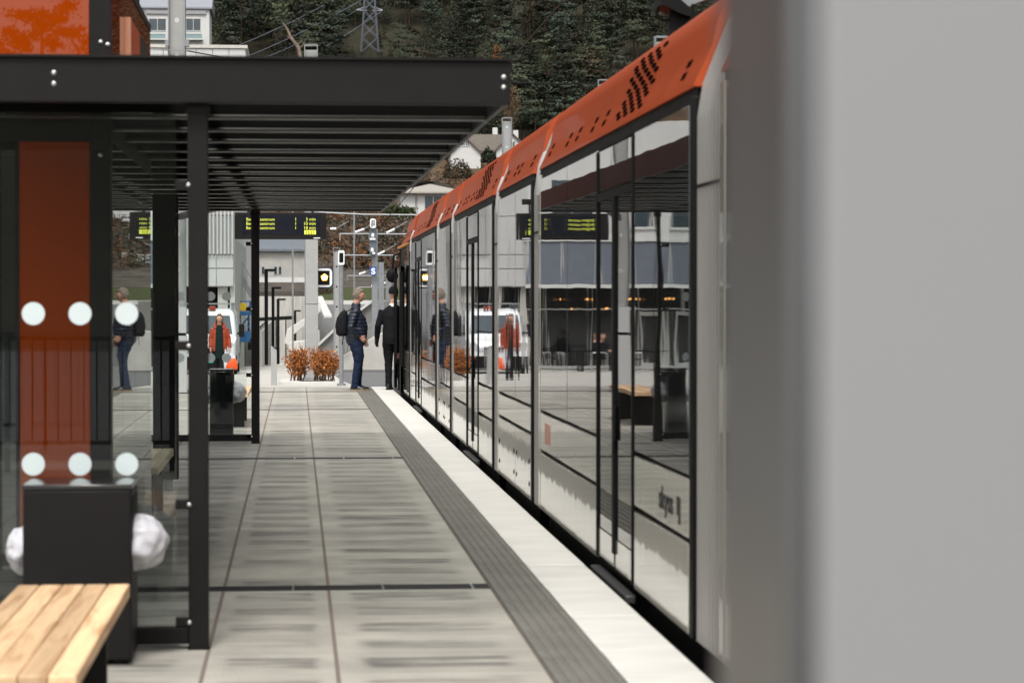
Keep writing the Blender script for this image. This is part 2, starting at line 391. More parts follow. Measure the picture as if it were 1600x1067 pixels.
def make_platform():
    lanes = [-30+.9*i for i in range(32)]; lanes = [x for x in lanes if x < -1.6]+[-1.3, -.403, .176, 1.08]
    ny = 79; y0 = -2.2; me = bpy.data.meshes.new('platform'); vs = []; fs = []; uvs = []; tn = []
    for i in range(len(lanes)-1):
        for j in range(ny):
            a, b = lanes[i], lanes[i+1]; c = y0+.6*j; d = c+.6; n = len(vs)
            vs += [(a, c, 0), (b, c, 0), (b, d, 0), (a, d, 0)]; fs.append((n, n+1, n+2, n+3)); uvs += [(0, 0), (1, 0), (1, 1), (0, 1)]
            dmp = min(1, max(.15, random.gauss(.72, .25))) if c < 30 else random.uniform(.1, .5); 
            if i == len(lanes)-3 and j == 27: dmp = 0
            tn += [(dmp, random.random(), b-a, 1)]*4
    n0 = len(fs); mb = MB(); mb.box(-30, 1.08, -2.2, 45.2, -.38, -.004); n = len(vs)
    vs += mb.v; fs += [tuple(i+n for i in f) for f in mb.f]; k = sum(len(f) for f in mb.f); uvs += [(.5, .5)]*k; tn += [(0, .5, 1, 1)]*k
    me.from_pydata(vs, [], fs); u = me.uv_layers.new(name='slab'); u.data.foreach_set('uv', [q for p in uvs for q in p])
    ca = me.color_attributes.new('tint', 'FLOAT_COLOR', 'CORNER'); ca.data.foreach_set('color', [q for p in tn for q in p])
    o = link('platform', me, pavem); struct(o)
    # white edge slabs, each 1.2 m long with a narrow joint
    mb = MB(); y = -2.2
    while y < 45.1:
        d = min(y+1.2, 45.2); mb.box(1.388, 1.745, y+.003, d-.003, -.30, .001+random.uniform(-.0012, .0012)); y = d
    struct(mb.build('platform_edge', edgem, bevel=.006))
    mb = MB(); mb.box(1.08, 1.70, -2.2, 45.15, -.38, -.31); struct(mb.build('platform_foundation', concrete))
    mb = MB(); y = -2.2
    while y < 45.1:
        d = min(y+.6, 45.2); z = random.uniform(-.001, .0015)
        pf = [(1.083, -.05)]; w = .0505
        for k in range(6):
            x = 1.085+k*w; pf += [(x+.004, -.006+z), (x+.012, .004+z), (x+w-.016, .004+z), (x+w-.006, -.006+z)]
        pf.append((1.386, -.05)); mb.extr(pf, 'y', y+.002, d-.002); y = d
    struct(mb.build('tactile_strip', tactilem))
make_platform()
grate = M('drain_grate_iron', (.030, .026, .028), .6, .3, .2, 20)
for Y, lb in ((13.52, 'nearest to the bench'), (24.70, 'between the two end posts of the shelter'), (35.82, 'beyond the far end of the shelter'), (42.86, 'just before the feet of the waiting man')):
    t = thing('drain_channel', f'dark slotted drain channel across the platform, {lb}', 'drain', (-.9, Y, 0), 0, 'drain channels across the platform')
    mb = MB(); mb.box(-3, 1.075, Y-.11, Y+.11, -.02, .0025); x = -3
    mb.build('grate', grate, t)
    mb = MB()
    for x in (-.02, .48, .98): 
        if Y < 30: mb.box(x-.006, x+.006, Y-.11, Y+.11, 0, .004)
    if mb.v: each(mb, 'joint_cover', lightmetal, t)
# ================================================================== TRAM
tram = thing('tram', 'long silver and black articulated tram with orange roof edge standing at the platform', 'tram', (3.15, 20, 0))
XT = 1.83
PROF = [(1.83, 2.59), (1.838, 2.615), (1.878, 2.70), (1.917, 2.785), (1.938, 2.90), (1.975, 2.985), (2.05, 3.06), (2.2, 3.15), (2.45, 3.25), (2.8, 3.31), (3.15, 3.325)]
def fullprof(dx=0, dz=0, k=1):
    a = [(x+dx, 2.59+(z-2.59)*k+dz) for x, z in PROF]; return a+[(6.3-x, z) for x, z in reversed(a[:-1])]
def prof_at(z):
    for (x0, z0), (x1, z1) in zip(PROF, PROF[1:]):
        if z <= z1: return x0+(x1-x0)*(z-z0)/(z1-z0)
    return 2.5
body = MB(); skirt = MB()
MODS = [(-3, 10.40), (11.06, 18.24), (18.72, 21.98), (22.5, 28.3), (28.75, 31.25), (31.8, 38.8), (39.3, 44.4)]
for a, b in MODS[:-1]: body.box(1.862, 4.44, a, b, .02, 2.56)
body.box(1.862, 4.44, 39.3, 41.2, .02, 2.56).box(2.7, 4.44, 41.2, 43.1, .02, 2.56).box(1.862, 2.7, 41.2, 43.1, 2.2, 2.56).box(1.862, 2.7, 41.2, 43.1, .0, .05)
body.build('body_shell', blackm, tram)
for a, b in MODS: skirt.box(1.90, 4.40, a+.1, b-.1, -.34, .02)
skirt.build('underframe', blackm, tram)
mb = MB()
for y in (5, 9, 19.5, 21.2, 29.3, 30.7, 40.2):
    for x in (2.3, 3.98): mb.tube([(x-.05, y, -.1), (x+.05, y, -.1)], .27, 20)
each(mb, 'wheel', steel, tram)
def win(a, b, splits=(), low=True, z1=2.515, splz=None):
    e = [a]+list(splits)+[b]
    for p, q in zip(e, e[1:]):
        m = MB(); m.box(XT, XT+.03, p+.008, q-.008, .785, z1); m.build('window_panel', tramglass, tram, bevel=.004)
    if low:
        m = MB(); m.box(XT-.001, XT+.03, a+.006, b-.006, .488, .765); m.build('side_panel', trampaint, tram, bevel=.006)
        m = MB(); m.box(XT-.001, XT+.03, a+.006, b-.006, .035, .462); m.build('side_panel', trampaint, tram, bevel=.006)
def door(a, b, parent=tram):
    f = MB(); mid = (a+b)/2
    f.box(XT-.008, XT+.03, a+.005, a+.045, .05, 2.5).box(XT-.008, XT+.03, b-.045, b-.005, .05, 2.5).box(XT-.01, XT+.03, mid-.045, mid+.045, .14, 2.2)
    f.box(XT-.006, XT+.03, a+.045, b-.045, 2.2, 2.25)
    d = f.build('door', blackm, tram, bevel=.004)
    for p, q in ((a+.045, mid-.045), (mid+.045, b-.045)):
        m = MB(); m.box(XT+.004, XT+.03, p, q, .235, 2.2); m.build('door_glass', tramglass, d)
        m = MB(); m.box(XT+.003, XT+.03, p, q, .06, .225); m.build('kick_plate', trampaint, d)
    m = MB(); m.box(XT+.002, XT+.03, a+.045, b-.045, 2.26, 2.5); m.build('door_header', tramglass, d)
    m = MB(); m.box(XT-.016, XT, mid-.10, mid-.06, .80, 1.0); m.build('door_handle', blackm, d, bevel=.005)
    m = MB(); m.box(1.785, 1.85, a+.02, b-.02, -.055, -.006); m.build('door_step', M('dark_step_metal', (.06, .06, .06), .5, .3), d, bevel=.01)
win(2.0, 6.2, (4.1,)); door(6.25, 7.85); win(7.9, 10.25, (9.1,))
win(11.19, 13.03); door(13.06, 14.66); win(14.69, 18.10, (16.3,))
win(18.86, 21.9, (20.2,), low=False); win(22.62, 24.3, (23.4,)); door(24.33, 26.0); win(26.03, 28.2, (27.1,))
win(28.9, 31.15, (30.0,), low=False); win(31.95, 35.45, (33.7,)); door(35.5, 37.25); win(37.3, 38.7); win(39.42, 41.2)
for a, s, b in ((18.86, 20.2, 21.9), (28.9, 30.0, 31.15)):
    for p, q in ((a, s), (s, b)):
        m = MB(); m.box(XT-.001, XT+.03, p+.006, q-.006, .035, .55); h = m.build('equipment_hatch', trampaint, tram, bevel=.006)
        m = MB()
        for y in (p+.12, q-.12):
            for z in (.16, .34): m.ball((XT-.001, y, z), .006, .022, .022, 10, 6)
        each(m, 'lock_bolt', blackm, h)
    m = MB(); m.box(XT-.001, XT+.03, a+.006, b-.006, .575, .765); m.build('side_panel', trampaint, tram, bevel=.006)
# sealed edge trims and bellows at each joint
for (a0, a1), (b0, b1) in zip(MODS, MODS[1:]):
    m = MB(); m.box(XT-.004, XT+.04, b0, b0+.11, .03, 2.55); m.build('joint_frame', blackm, tram, bevel=.01)
    m = MB(); m.box(XT-.002, XT+.04, a1-.12, a1-.008, .03, 2.55); m.build('end_trim', trampaint, tram, bevel=.012)
    rg = []; L = b0-a1; nrib = 9
    pr = [(1.845, .03), (1.845, 1.2), (1.845, 2.45), (1.87, 2.60), (1.93, 2.76), (1.985, 2.90), (2.06, 2.985), (2.3, 3.07), (3.15, 3.12)]
    for i in range(nrib):
        for f_, o_ in ((.0, 0), (.10, -.004), (.62, -.004), (.74, 0), (.76, .010), (.98, .010)):
            y = a1+L*(i+f_)/nrib; rg.append([(x+o_, y, z-o_*.5) for x, z in pr]+[(4.44, y, 3.1), (4.44, y, .03)])
    m = MB(); m.rings(rg); nq = len(rg[0])
    for j in range(len(rg)-1):
        if j % 6 >= 3:
            for q in range(nq): m.mi[j*nq+q] = 1  # groove faces black: shade between the ribs put into the colour
    m.build('bellows', [bellowsm, blackm], tram, sharp=20)
    m = MB(); m.box(1.838, 1.85, a1+.02, b0-.02, 2.12, 2.135); m.build('bellows_seam', blackm, tram)
    m = MB(); m.rings([[(x, y, z) for x, z in fullprof(.035, -.03)] for y in (a1-.05, b0+.05)]); 
    m.build('gangway_roof', bluegrey, tram)
    m = MB()  # pale rain strip curling over the far-side corner of each joint
    if a1 > 12: m.tube([(1.835, a1+.06, 2.40), (1.835, a1+.06, 2.52), (1.85, a1+.07, 2.62), (1.89, a1+.09, 2.72)], [(.02, .09)]*4, 8); m.build('corner_cap', M('pale_cap', (.5, .49, .48), .4), tram)
slotm = M('vent_void', (.003, .003, .003), .95, spec=0)
def slots(pts, ww=.055, hh=.03):
    m = MB()
    for y, z in pts:
        x0, x1 = prof_at(z-hh/2), prof_at(z+hh/2); o_ = .003; dz = hh
        n = Vector((-(hh), 0, x1-x0)).normalized()*o_
        q = [(x0, y-ww, z-hh/2), (x0, y+ww, z-hh/2), (x1, y+ww, z+hh/2), (x1, y-ww, z+hh/2)]
        top = [(p[0]+n.x, p[1], p[2]+n.z) for p in q]; bot = [(p[0]-n.x*3, p[1], p[2]-n.z*3) for p in q]
        m.rings([bot, top])
    return m
def holes(pts, r=.088, rz=.0142):
    m = MB()
    for y, z in pts:
        ring0 = []; ring1 = []
        for k in range(8):
            a = 2*math.pi*(k+.5)/8; zz = z+rz*math.sin(a); x = prof_at(zz); ring0.append((x+.004, y+r*math.cos(a), zz-.001)); ring1.append((x-.0035, y+r*math.cos(a), zz+.001))
        m.rings([ring0, ring1])
    return m
for i, (a, b) in enumerate(MODS):
    if i < 6:
        m = MB(); pf = fullprof(); k = int((b-a)/1.8)+1
        e = [a+.02+(b-a-.04)*j/k for j in range(k+1)]
        for p, q in zip(e, e[1:]): m.rings([[(x, y, z) for x, z in pf] for y in (p+.003, q-.003)])
        rc = m.build('roof_cover', tramorange, tram, sharp=24)
        m = MB(); pi = [(x+.004, z-.004) for x, z in pf]
        m.rings([[(x, y, z) for x, z in fullprof(.0, 0)] for y in (a-.012, a+.017)]); m.build('roof_cover_edge', orangeedge, tram)
        m = MB(); m.box(1.85, 4.45, a+.02, b-.02, 2.52, 2.6); m.build('roof_gutter', blackm, tram)
        pts = []
        L = b-a
        for f_ in ((.06, .22, .30, .42, .50) if L > 4 else (.12, .4, .52, .86)):
            pts += [(a+L*(1-f_), 2.685), (a+L*(1-f_), 2.745)]
        if L > 4:
            pts += [(a+L*.075, 2.685), (a+L*.075, 2.745)]
            c0 = a+L*.27; ph = []
            for r_ in range(11):
                for c_ in range(4): ph.append((c0+c_*.29+(.145 if r_ % 2 else 0)-r_*.02, 2.655+r_*.0315))
            holes(ph).build('vent_holes', slotm, rc)
        slots(pts, .062, .034).build('vent_slots', slotm, rc)
    else:
        m = MB(); rg = []
        for y, sc_, dx in ((39.32, 1, 0), (41.2, 1, 0), (42.2, .97, .01), (43.1, .85, .05), (43.9, .6, .14), (44.4, .25, .3), (44.55, .02, .42)):
            h = [(x+dx*(1-(x-1.83)/1.4), 2.59+(z-2.59)*sc_) for x, z in PROF]
            rg.append([(x, y, z) for x, z in h]+[(6.3-x, y, z) for x, z in reversed(h[:-1])])
        m.rings(rg); rc = m.build('roof_cover', tramorange, tram, sharp=24)
        slots([(40+k*.45, z) for k in range(5) for z in (2.685, 2.745)]).build('vent_slots', blackm, rc)
        m = MB(); m.box(1.85, 4.45, 39.3, 44.2, 2.52, 2.6); m.build('roof_gutter', blackm, tram)
# cab nose, open door leaves, mirror and roof equipment
m = MB(); rg = []
for y, dx, zt in ((43.1, 0, 2.52), (43.7, .06, 2.52), (44.2, .22, 2.5), (44.5, .5, 2.46)):
    rg.append([(XT+dx, y, .05), (XT+dx, y, zt), (6.3-XT-dx, y, zt), (6.3-XT-dx, y, .05)])
m.rings(rg); m.build('cab_nose', tramglass, tram)
for y0, y1, x in ((40.75, 41.35, 1.755), (42.9, 43.5, 1.745)):
    m = MB(); m.box(x, x+.035, y0, y0+.07, .06, 2.2).box(x, x+.035, y1-.07, y1, .06, 2.2).box(x, x+.035, y0, y1, .06, .5).box(x, x+.035, y0, y1, 2.1, 2.2)
    d = m.build('door', blackm, tram); m = MB(); m.box(x+.01, x+.025, y0+.07, y1-.07, .5, 2.1); m.build('door_glass', tramglass, d)
m = MB(); m.ball((1.72, 43.6, 2.06), .11, .06, .13); m.tube([(1.72, 43.6, 2.15), (1.75, 43.6, 2.42), (1.9, 43.6, 2.48)], .02); m.build('wing_mirror', blackm, tram)
m = MB(); m.box(1.80, 1.84, 39.6, 43.2, 2.535, 2.565); m.build('route_light_strip', emis('amber_light_strip', (1, .33, .03), .25), tram)
def pxpoly(pts, Y0, Y1):
    q = [atY(px, py, Y0) for px, py in pts]; return MB().extr([(p.x, p.z) for p in q], 'y', Y0, Y1)
o = pxpoly([(1033, -25), (1060, -25), (1062, -2), (1079, 13), (1080, 27), (1060, 20), (1042, 10), (1033, 9)], 16.2, 16.5)
o.box(2.55, 3.75, 15.4, 17.4, 3.2, 3.36); q = atY(1066, 40, 16.3); o.bar(q-Vector((0, 0, .2)), atY(1068, 20, 16.3), .05, .2); o.bar(atY(1083, 30, 16.3), atY(1083, 7, 16.3), .02, .02); o.bar((2.75, 15.7, 3.35), (3.4, 16.9, 4.2), .05)
pg = o.build('pantograph', blackm, tram)
c = atY(1039, 19, 16.3); o = MB(); o.tube([(c.x+.062*math.cos(a), 16.3, c.z+.058*math.sin(a)) for a in [R(50+26*i) for i in range(11)]], .0085, 8); o.tube([(c.x+.048*math.cos(a), 16.33, c.z+.052*math.sin(a)) for a in [R(70+24*i) for i in range(10)]], .006, 8); o.build('cable_loop', blackm, pg)
pxpoly([(1056, 1), (1077, 11), (1081, 8), (1112, -4), (1112, -30), (1056, -30)], 16.55, 16.7).build('collector_cover', steel, pg)
# logo lettering on the first section
ya = atX(1030, 790, XT).y; yb = atX(1057, 790, XT).y
text('skyss', .16, M('dark_print', (.02, .018, .018), .5), lambda x, y, z: (XT-.003-z*.3, ya-x, .562+y), 'lettering', tram, sx=(ya-yb)/.40, root_off=Vector((3.15, 20, 0)), bold=.003)
m = MB(); m.box(XT-.004, XT, yb-.05, yb-.02, .57, .66); m.box(XT-.004, XT, yb-.12, yb-.075, .53, .66); m.build('logo_mark', bpy.data.materials['dark_print'], tram)
m = MB()
for k in range(3): m.box(XT-.004, XT, 17.4+k*.14, 17.47+k*.14, .55, .70)
m.build('notice_sticker', M('faded_orange_print', (.5, .25, .18), .5), tram)

# ================================================================== SHELTER
sh = thing('tram_shelter', 'dark steel tram stop shelter with slatted flat canopy and glass end panels', 'shelter', (-.45, 19, 0))
def rise(y): return (y-11.1)*.0067
m = MB(); m.box(-2.0, .98, 11.08, 11.15, 2.50, 2.70); fas = m.build('fascia_beam', charcoal, sh, bevel=.004)
m = MB(); m.box(-2.0, .982, 11.06, 11.16, 2.700, 2.712); m.build('cap_strip', charcoal, fas)
m = MB()
for px, py in ((84, 114), (84, 131), (787, 121), (787, 137)):
    p = atY(px, py, 11.08); m.ball(p, .012, .008, .012, 12, 6)
each(m, 'bolt', lightmetal, fas)
flange = M('satin_beam_flange', (.030, .028, .025), .32, .1, .15, 9)
for k in range(1, 17):
    y = 11.15+k*1.008; z = 2.5+rise(y); last = k == 16
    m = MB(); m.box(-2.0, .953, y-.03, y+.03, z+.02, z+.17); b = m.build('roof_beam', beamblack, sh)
    m = MB(); m.box(-2.0, .95, y-.055, y+.055, z, z+.018); m.build('flange', charcoal if last else flange, b, bevel=.006)
    m = MB()
    for x in (.5, .58): m.ball((x, y-.034, z+.09), .012, .008, .012, 8, 5)
    each(m, 'bolt', lightmetal, b)
def sheet(x0, x1): return MB().rings([[(x0, y, 2.685+rise(y)), (x1, y, 2.685+rise(y)), (x1, y, 2.698+rise(y)), (x0, y, 2.698+rise(y))] for y in (11.17, 27.4)])
sheet(-2.0, -.62).build('roof_sheet', charcoal, sh); sheet(-.615, .954).build('roof_glass', glass('roof_glass_clear', (.88, .90, .89)), sh)
for x in (-.5,):
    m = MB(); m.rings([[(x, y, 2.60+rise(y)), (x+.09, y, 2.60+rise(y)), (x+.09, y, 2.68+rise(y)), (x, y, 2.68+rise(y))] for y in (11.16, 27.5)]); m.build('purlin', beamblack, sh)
for X0, Y0, zt, cl in ((-.449, 11.21, 2.56, (290, 540, 787, 970)), (-.4585, 27.36, 2.66, (381, 483, 586, 682))):
    m = MB(); m.box(X0-.046, X0+.046, Y0-.046, Y0+.046, 0, zt); po = m.build('post', charcoal, sh, bevel=.005)
    m = MB(); m.box(X0-.05, X0+.05, Y0-.05, Y0+.05, 0, .012); m.box(X0-.055, X0+.055, Y0-.055, Y0+.055, zt-.1, zt); each(m, 'post_cap', charcoal, po)
    for py in cl:
        z = atY(300, py, Y0).z
        m = MB(); m.box(X0-.105, X0-.03, Y0-.03, Y0+.0, z-.022, z+.022); c = m.build('glass_clamp', charcoal, po, bevel=.004)
        m = MB(); m.ball((X0-.042, Y0-.048, z), .011, .008, .011, 10, 6); m.build('bolt', lightmetal, c)
    m = MB(); m.box(-1.75, X0-.046, Y0-.03, Y0+.03, .025, .10); m.build('bottom_rail', charcoal, sh, bevel=.004)
    m = MB(); m.box(-1.75, X0-.10, Y0-.016, Y0-.006, .11, 2.46+rise(Y0)); g = m.build('glass_panel', clearglass, sh)
    m = MB()
    dots = [(52, 490), (125, 490), (198, 490), (52, 725), (125, 725), (198, 725)] if Y0 < 20 else [(354, 463), (329, 463), (305, 463), (281, 463), (354, 559), (329, 559), (305, 559), (281, 559)]
    for px, py in dots: m.disc(atY(px, py, Y0-.022), .052)
    each(m, 'glass_dot', dotw, g)
m = MB(); m.box(-1.84, -1.75, 11.17, 11.26, 0, 2.6).box(-1.84, -1.75, 27.3, 27.4, 0, 2.7); each(m, 'rear_post', charcoal, sh)
m = MB(); m.rings([[(.955, y, 2.505+rise(y)), (.978, y, 2.505+rise(y)), (.978, y, 2.698+rise(y)), (.955, y, 2.698+rise(y))] for y in (11.16, 27.4)]); m.build('side_fascia', M('grey_side_fascia', (.035, .034, .036), .45, 0, .1, 5), sh)
# ------------------------------------------------------------------ kiosk (orange glass tower) inside the shelter
k_ = thing('glass_kiosk', 'tall dark kiosk with orange glass front rising through the shelter canopy', 'kiosk', (-1.9, 14.8, 0))
YK = 12.9; XK = atY(171, 400, YK).x; Yend = 16.55
xr = atY(140, 400, YK).x; xl = atY(30, 400, YK).x
m = MB(); m.box(-3.0, XK-.02, YK+.06, Yend, 0, 3.42); m.build('kiosk_core', blackm, k_)
m = MB(); m.box(-3.02, XK+.004, YK, Yend+.02, 3.42, 3.47); m.build('roof_cap', charcoal, k_, bevel=.004)
m = MB(); m.box(xr+.004, XK+.003, YK-.01, YK+.08, 0, 3.42); cp_ = m.build('corner_post', charcoal, k_, bevel=.006)
m = MB()
for px, py in ((157, 66), (168, 70), (157, 242)): m.ball(atY(px, py, YK-.012), .012, .008, .012, 10, 6)
each(m, 'bolt', lightmetal, cp_)
m = MB(); m.box(-2.9, xr, YK, YK+.02, 2.80, 3.40); m.build('orange_glass_panel', orangeglass, k_)
zb = atY(80, 222, YK).z
m = MB(); m.box(xl, xr, YK, YK+.02, .30, zb); m.build('orange_glass_panel', orangeglass, k_)
m = MB(); m.box(-2.9, xl-.02, YK+.004, YK+.02, .05, zb); m.build('front_glass_panel', darkglass, k_)
m = MB(); m.box(xl-.02, xl, YK-.004, YK+.02, .05, zb).box(-2.9, xr, YK-.002, YK+.02, zb, 2.80).box(xl, xr, YK+.002, YK+.02, .05, .30); m.build('front_frame', charcoal, k_)
m = MB(); m.box(XK-.018, XK, YK+.09, Yend, 2.72, 3.41); m.build('orange_glass_panel', orangeglass, k_)
m = MB(); m.box(XK-.018, XK, YK+.09, Yend, .10, 2.45); SG = m.build('side_glass_panel', wavy(M('mirror_side_glass', (.02, .016, .014), .01, 0, .1, 2, spec=1, ior=1.7, rvar=.004), (1, 1, 1), .0004, 1.2), k_)
SG.data.materials[0].node_tree.nodes['Principled BSDF'].inputs['Specular Tint'].default_value = (.60, .44, .36, 1)
m = MB(); m.box(XK-.016, XK+.002, YK+.09, Yend, 2.45, 2.72).box(XK-.016, XK+.004, YK+.085, YK+.16, .02, 3.41); m.build('side_frame', charcoal, k_)
m = MB(); a_ = atX(205, 70, XK+.03).y; b_ = atX(219, 70, XK+.03).y; c_ = atX(232, 70, XK+.03).y
z_ = atX(220, 55, XK+.03).z
m.box(XK, XK+.03, a_-.06, a_, 2.72, z_); q = m.build('sign_box', M('pale_orange_trim', (.7, .36, .22), .5), k_)
m = MB(); m.box(XK, XK+.028, a_, b_, 2.72, z_); m.build('box_panel', orangeedge, q)
m = MB(); m.box(XK, XK+.026, b_, c_, 2.72, z_); m.build('box_panel', charcoal, q)
# ------------------------------------------------------------------ black cabinet added to fill the dark gap under the canopy
t = thing('dark_upright', 'tall black stand-in cabinet under the canopy, left of the round-holed mast', 'upright', (-1.15, 20.6, 0))
xa = atY(238, 400, 20.5).x; xb = atY(278, 400, 20.5).x
m = MB(); m.box(xa, xb, 20.5, 20.62, .1, 2.5); m.build('upright_body', blackm, t, bevel=.01)
m = MB(); m.box(xa+.03, xb-.03, 20.492, 20.5, .9, 2.3); m.build('front_glass', darkglass, t)
m = MB(); m.box(xa+.05, xa+.11, 20.53, 20.59, 0, .1).box(xb-.11, xb-.05, 20.53, 20.59, 0, .1); each(m, 'foot', steel, t)
# ------------------------------------------------------------------ benches
def bench(label, x1, y0, y1, n=5, w=.0905, m_=wood, zt=.45):
    t = thing('bench', label, 'bench', (x1-n*w/2, (y0+y1)/2, 0), 0, 'wooden slat benches on the platform')
    for k in range(n):
        mb = MB(); mb.box(x1-(k+1)*w+.0018, x1-k*w-.0018, y0, y1, zt-.055, zt); mb.build('slat', m_, t, bevel=.006)
    for y in (y0+.45, y1-.45):
        mb = MB(); mb.box(x1-n*w+.05, x1-.06, y-.02, y+.02, 0, zt-.055).box(x1-n*w+.02, x1-.03, y-.03, y+.03, zt-.067, zt-.055); mb.build('leg', charcoal, t, bevel=.003)
    return t
bench('pale wooden slat bench in the foreground, in front of the near bin', -.675, 7.52, 9.93)
bench('pale slat bench inside the shelter beside the black cabinet', -.955, 16.9, 19.05, m_=woodpale)
bench('wooden slat bench beyond the far bin, outside the shelter', -.60, 30.5, 33.0)
# ------------------------------------------------------------------ bins
def bag_lump(c, rx, ry, rz, seed):
    mb = MB()
    def fn(d):
        v = noise.noise(Vector((d.x*2.2+seed, d.y*2.2, d.z*2.2)))*.12
        return 1+v+.028*math.sin(9*(d.z+.6*d.y)+seed+3*noise.noise(d*1.5))+.018*math.sin(15*(d.y-.5*d.z)+2*seed)-.10*max(0, d.z)+.06*max(0, -d.z)
    return mb.ball(c, rx, ry, rz, 72, 44, fn)
lidm = M('glossy_black_lid', (.012, .012, .012), .12, 0, .1, 3, spec=.8)
def bin_(label, x0, x1, y0, y1, zt, face):
    t = thing('litter_bin', label, 'bin', ((x0+x1)/2, (y0+y1)/2, 0), 0, 'dark steel litter bins')
    mb = MB(); mb.box(x0, x1, y0, y1, .02, zt-.024); mb.build('bin_body', face, t, bevel=.008)
    mb = MB(); mb.box(x0-.004, x1+.004, y0-.004, y1+.004, zt-.022, zt); mb.build('lid', lidm, t, bevel=.004)
    mb = MB(); mb.box(x1+.0005, x1+.004, y0+.05, y1-.05, .55, zt-.06).box(x0-.004, x0-.0005, y0+.05, y1-.05, .55, zt-.06); each(mb, 'opening', blackm, t)
    mb = MB(); mb.box(x0+.03, x0+.08, y0+.03, y1-.03, 0, .06).box(x1-.08, x1-.03, y0+.03, y1-.03, 0, .06); each(mb, 'foot', charcoal, t)
    bl = bag_lump((x1+.02, (y0+y1)/2, .53), .125, .16, .125, 3.1); ob = bl.build('bin_liner', plastic, t, sharp=180)
    bag_lump((x0-.01, (y0+y1)/2, .50), .085, .14, .11, 8.3).build('bin_liner', plastic, t, sharp=180)
    return t
bn0 = atY(35, 760, 10.72).x; bn1 = atY(205, 760, 10.72).x
bin_('dark steel litter bin before the near end glass panel with white liner bulging out', bn0, bn1, 10.72, 11.14, atY(100, 757, 10.72).z, charcoal)
bx = atY(330, 600, 28.6).x; bx1 = atY(364.5, 600, 28.6).x
bin_('glossy black litter bin behind the far end glass panel', bx-.02, bx1, 28.6, 29.0, atY(345, 577, 28.6).z, darkglass)
# ------------------------------------------------------------------ foreground pillar
t = thing('ticket_pillar', 'out of focus grey metal pillar filling the right foreground', 'pillar', (.4, 1.2, 0))
YP = 1.12; x0 = atY(1240, 500, YP).x; Yb = atX(1119, 500, x0-.001).y
m = MB(); m.box(x0+.012, .62, YP, Yb, 0, 2.4); m.build('front_panel', pillarm, t, bevel=.004)
m = MB(); m.box(x0, x0+.012, YP+.004, Yb+.004, 0, 2.4); m.build('side_trim', pillaredge, t, bevel=.005, seg=3)
m = MB(); m.box(x0-.02, .64, YP-.02, Yb+.02, 2.4, 2.44); m.build('cap', charcoal, t)
# ------------------------------------------------------------------ departure display
t = thing('departure_display', 'hanging black departure board with yellow text beyond the shelter', 'display', (-.585, 35.4, 2.5))
YD = 35.3; a = atY(366.5, 332, YD); b = atY(510, 374, YD); ro = Vector((-.585, 35.4, 2.5))
m = MB(); m.box(a.x, b.x, YD, YD+.16, b.z, a.z); ca = m.build('casing', charcoal, t, bevel=.008)
c = atY(379, 336, YD); d = atY(500.5, 366.5, YD)
m = MB(); m.box(c.x, d.x, YD-.003, YD, d.z, c.z); m.build('screen', M('display_screen', (.005, .006, .012), .2), t)
def led(s, px, py, align='LEFT', sx=1.0, size=.062):
    p = atY(px, py, YD-.006); text(s, size, ledy, lambda x, y, z: (p.x+x, p.y-z, p.z+y), 'led_text', t, sx, align, .0005, ro, 0)
for i, mins in enumerate(('3 min', '10 min', '18 min')):
    py = 345+i*6.7; led('Bergen sentrum', 384.5, py, sx=1.03); led('1', 462, py, 'CENTER'); led(mins, 493.5, py, 'RIGHT', 1.05)
p = atY(475.5, 366.3, YD-.005); q = atY(493.6, 359.8, YD-.005); m = MB(); m.box(p.x, q.x, p.y, p.y+.002, p.z, q.z); m.build('clock_block', ledy, t)
p = atY(484.5, 365.6, YD-.009); text('13:21', .06, bpy.data.materials['display_screen'], lambda x, y, z: (p.x+x, p.y-z, p.z+y), 'led_text', t, 1, 'CENTER', .001, ro, .001)
p = atY(490, 372.8, YD-.002); q = atY(500, 371.4, YD-.002); m = MB(); m.box(p.x, q.x, p.y, p.y+.003, p.z, q.z); m.build('maker_plate', signwhite, t)
m = MB(); m.bar((-2.02, 42.3, 3.06), (-.75, YD+.22, 3.06), .09, .10); m.bar((-2.02, 42.3, 3.5), (-1.2, 37.9, 3.1), .04); m.box(-.95, b.x-.1, YD+.18, YD+.26, 3.02, 3.10)
for x in (a.x+.2, b.x-.2): m.box(x-.02, x+.02, YD+.06, YD+.24, a.z, a.z+.03).box(x-.02, x+.02, YD+.18, YD+.24, a.z, 3.05)
m.build('support_frame', charcoal, t)
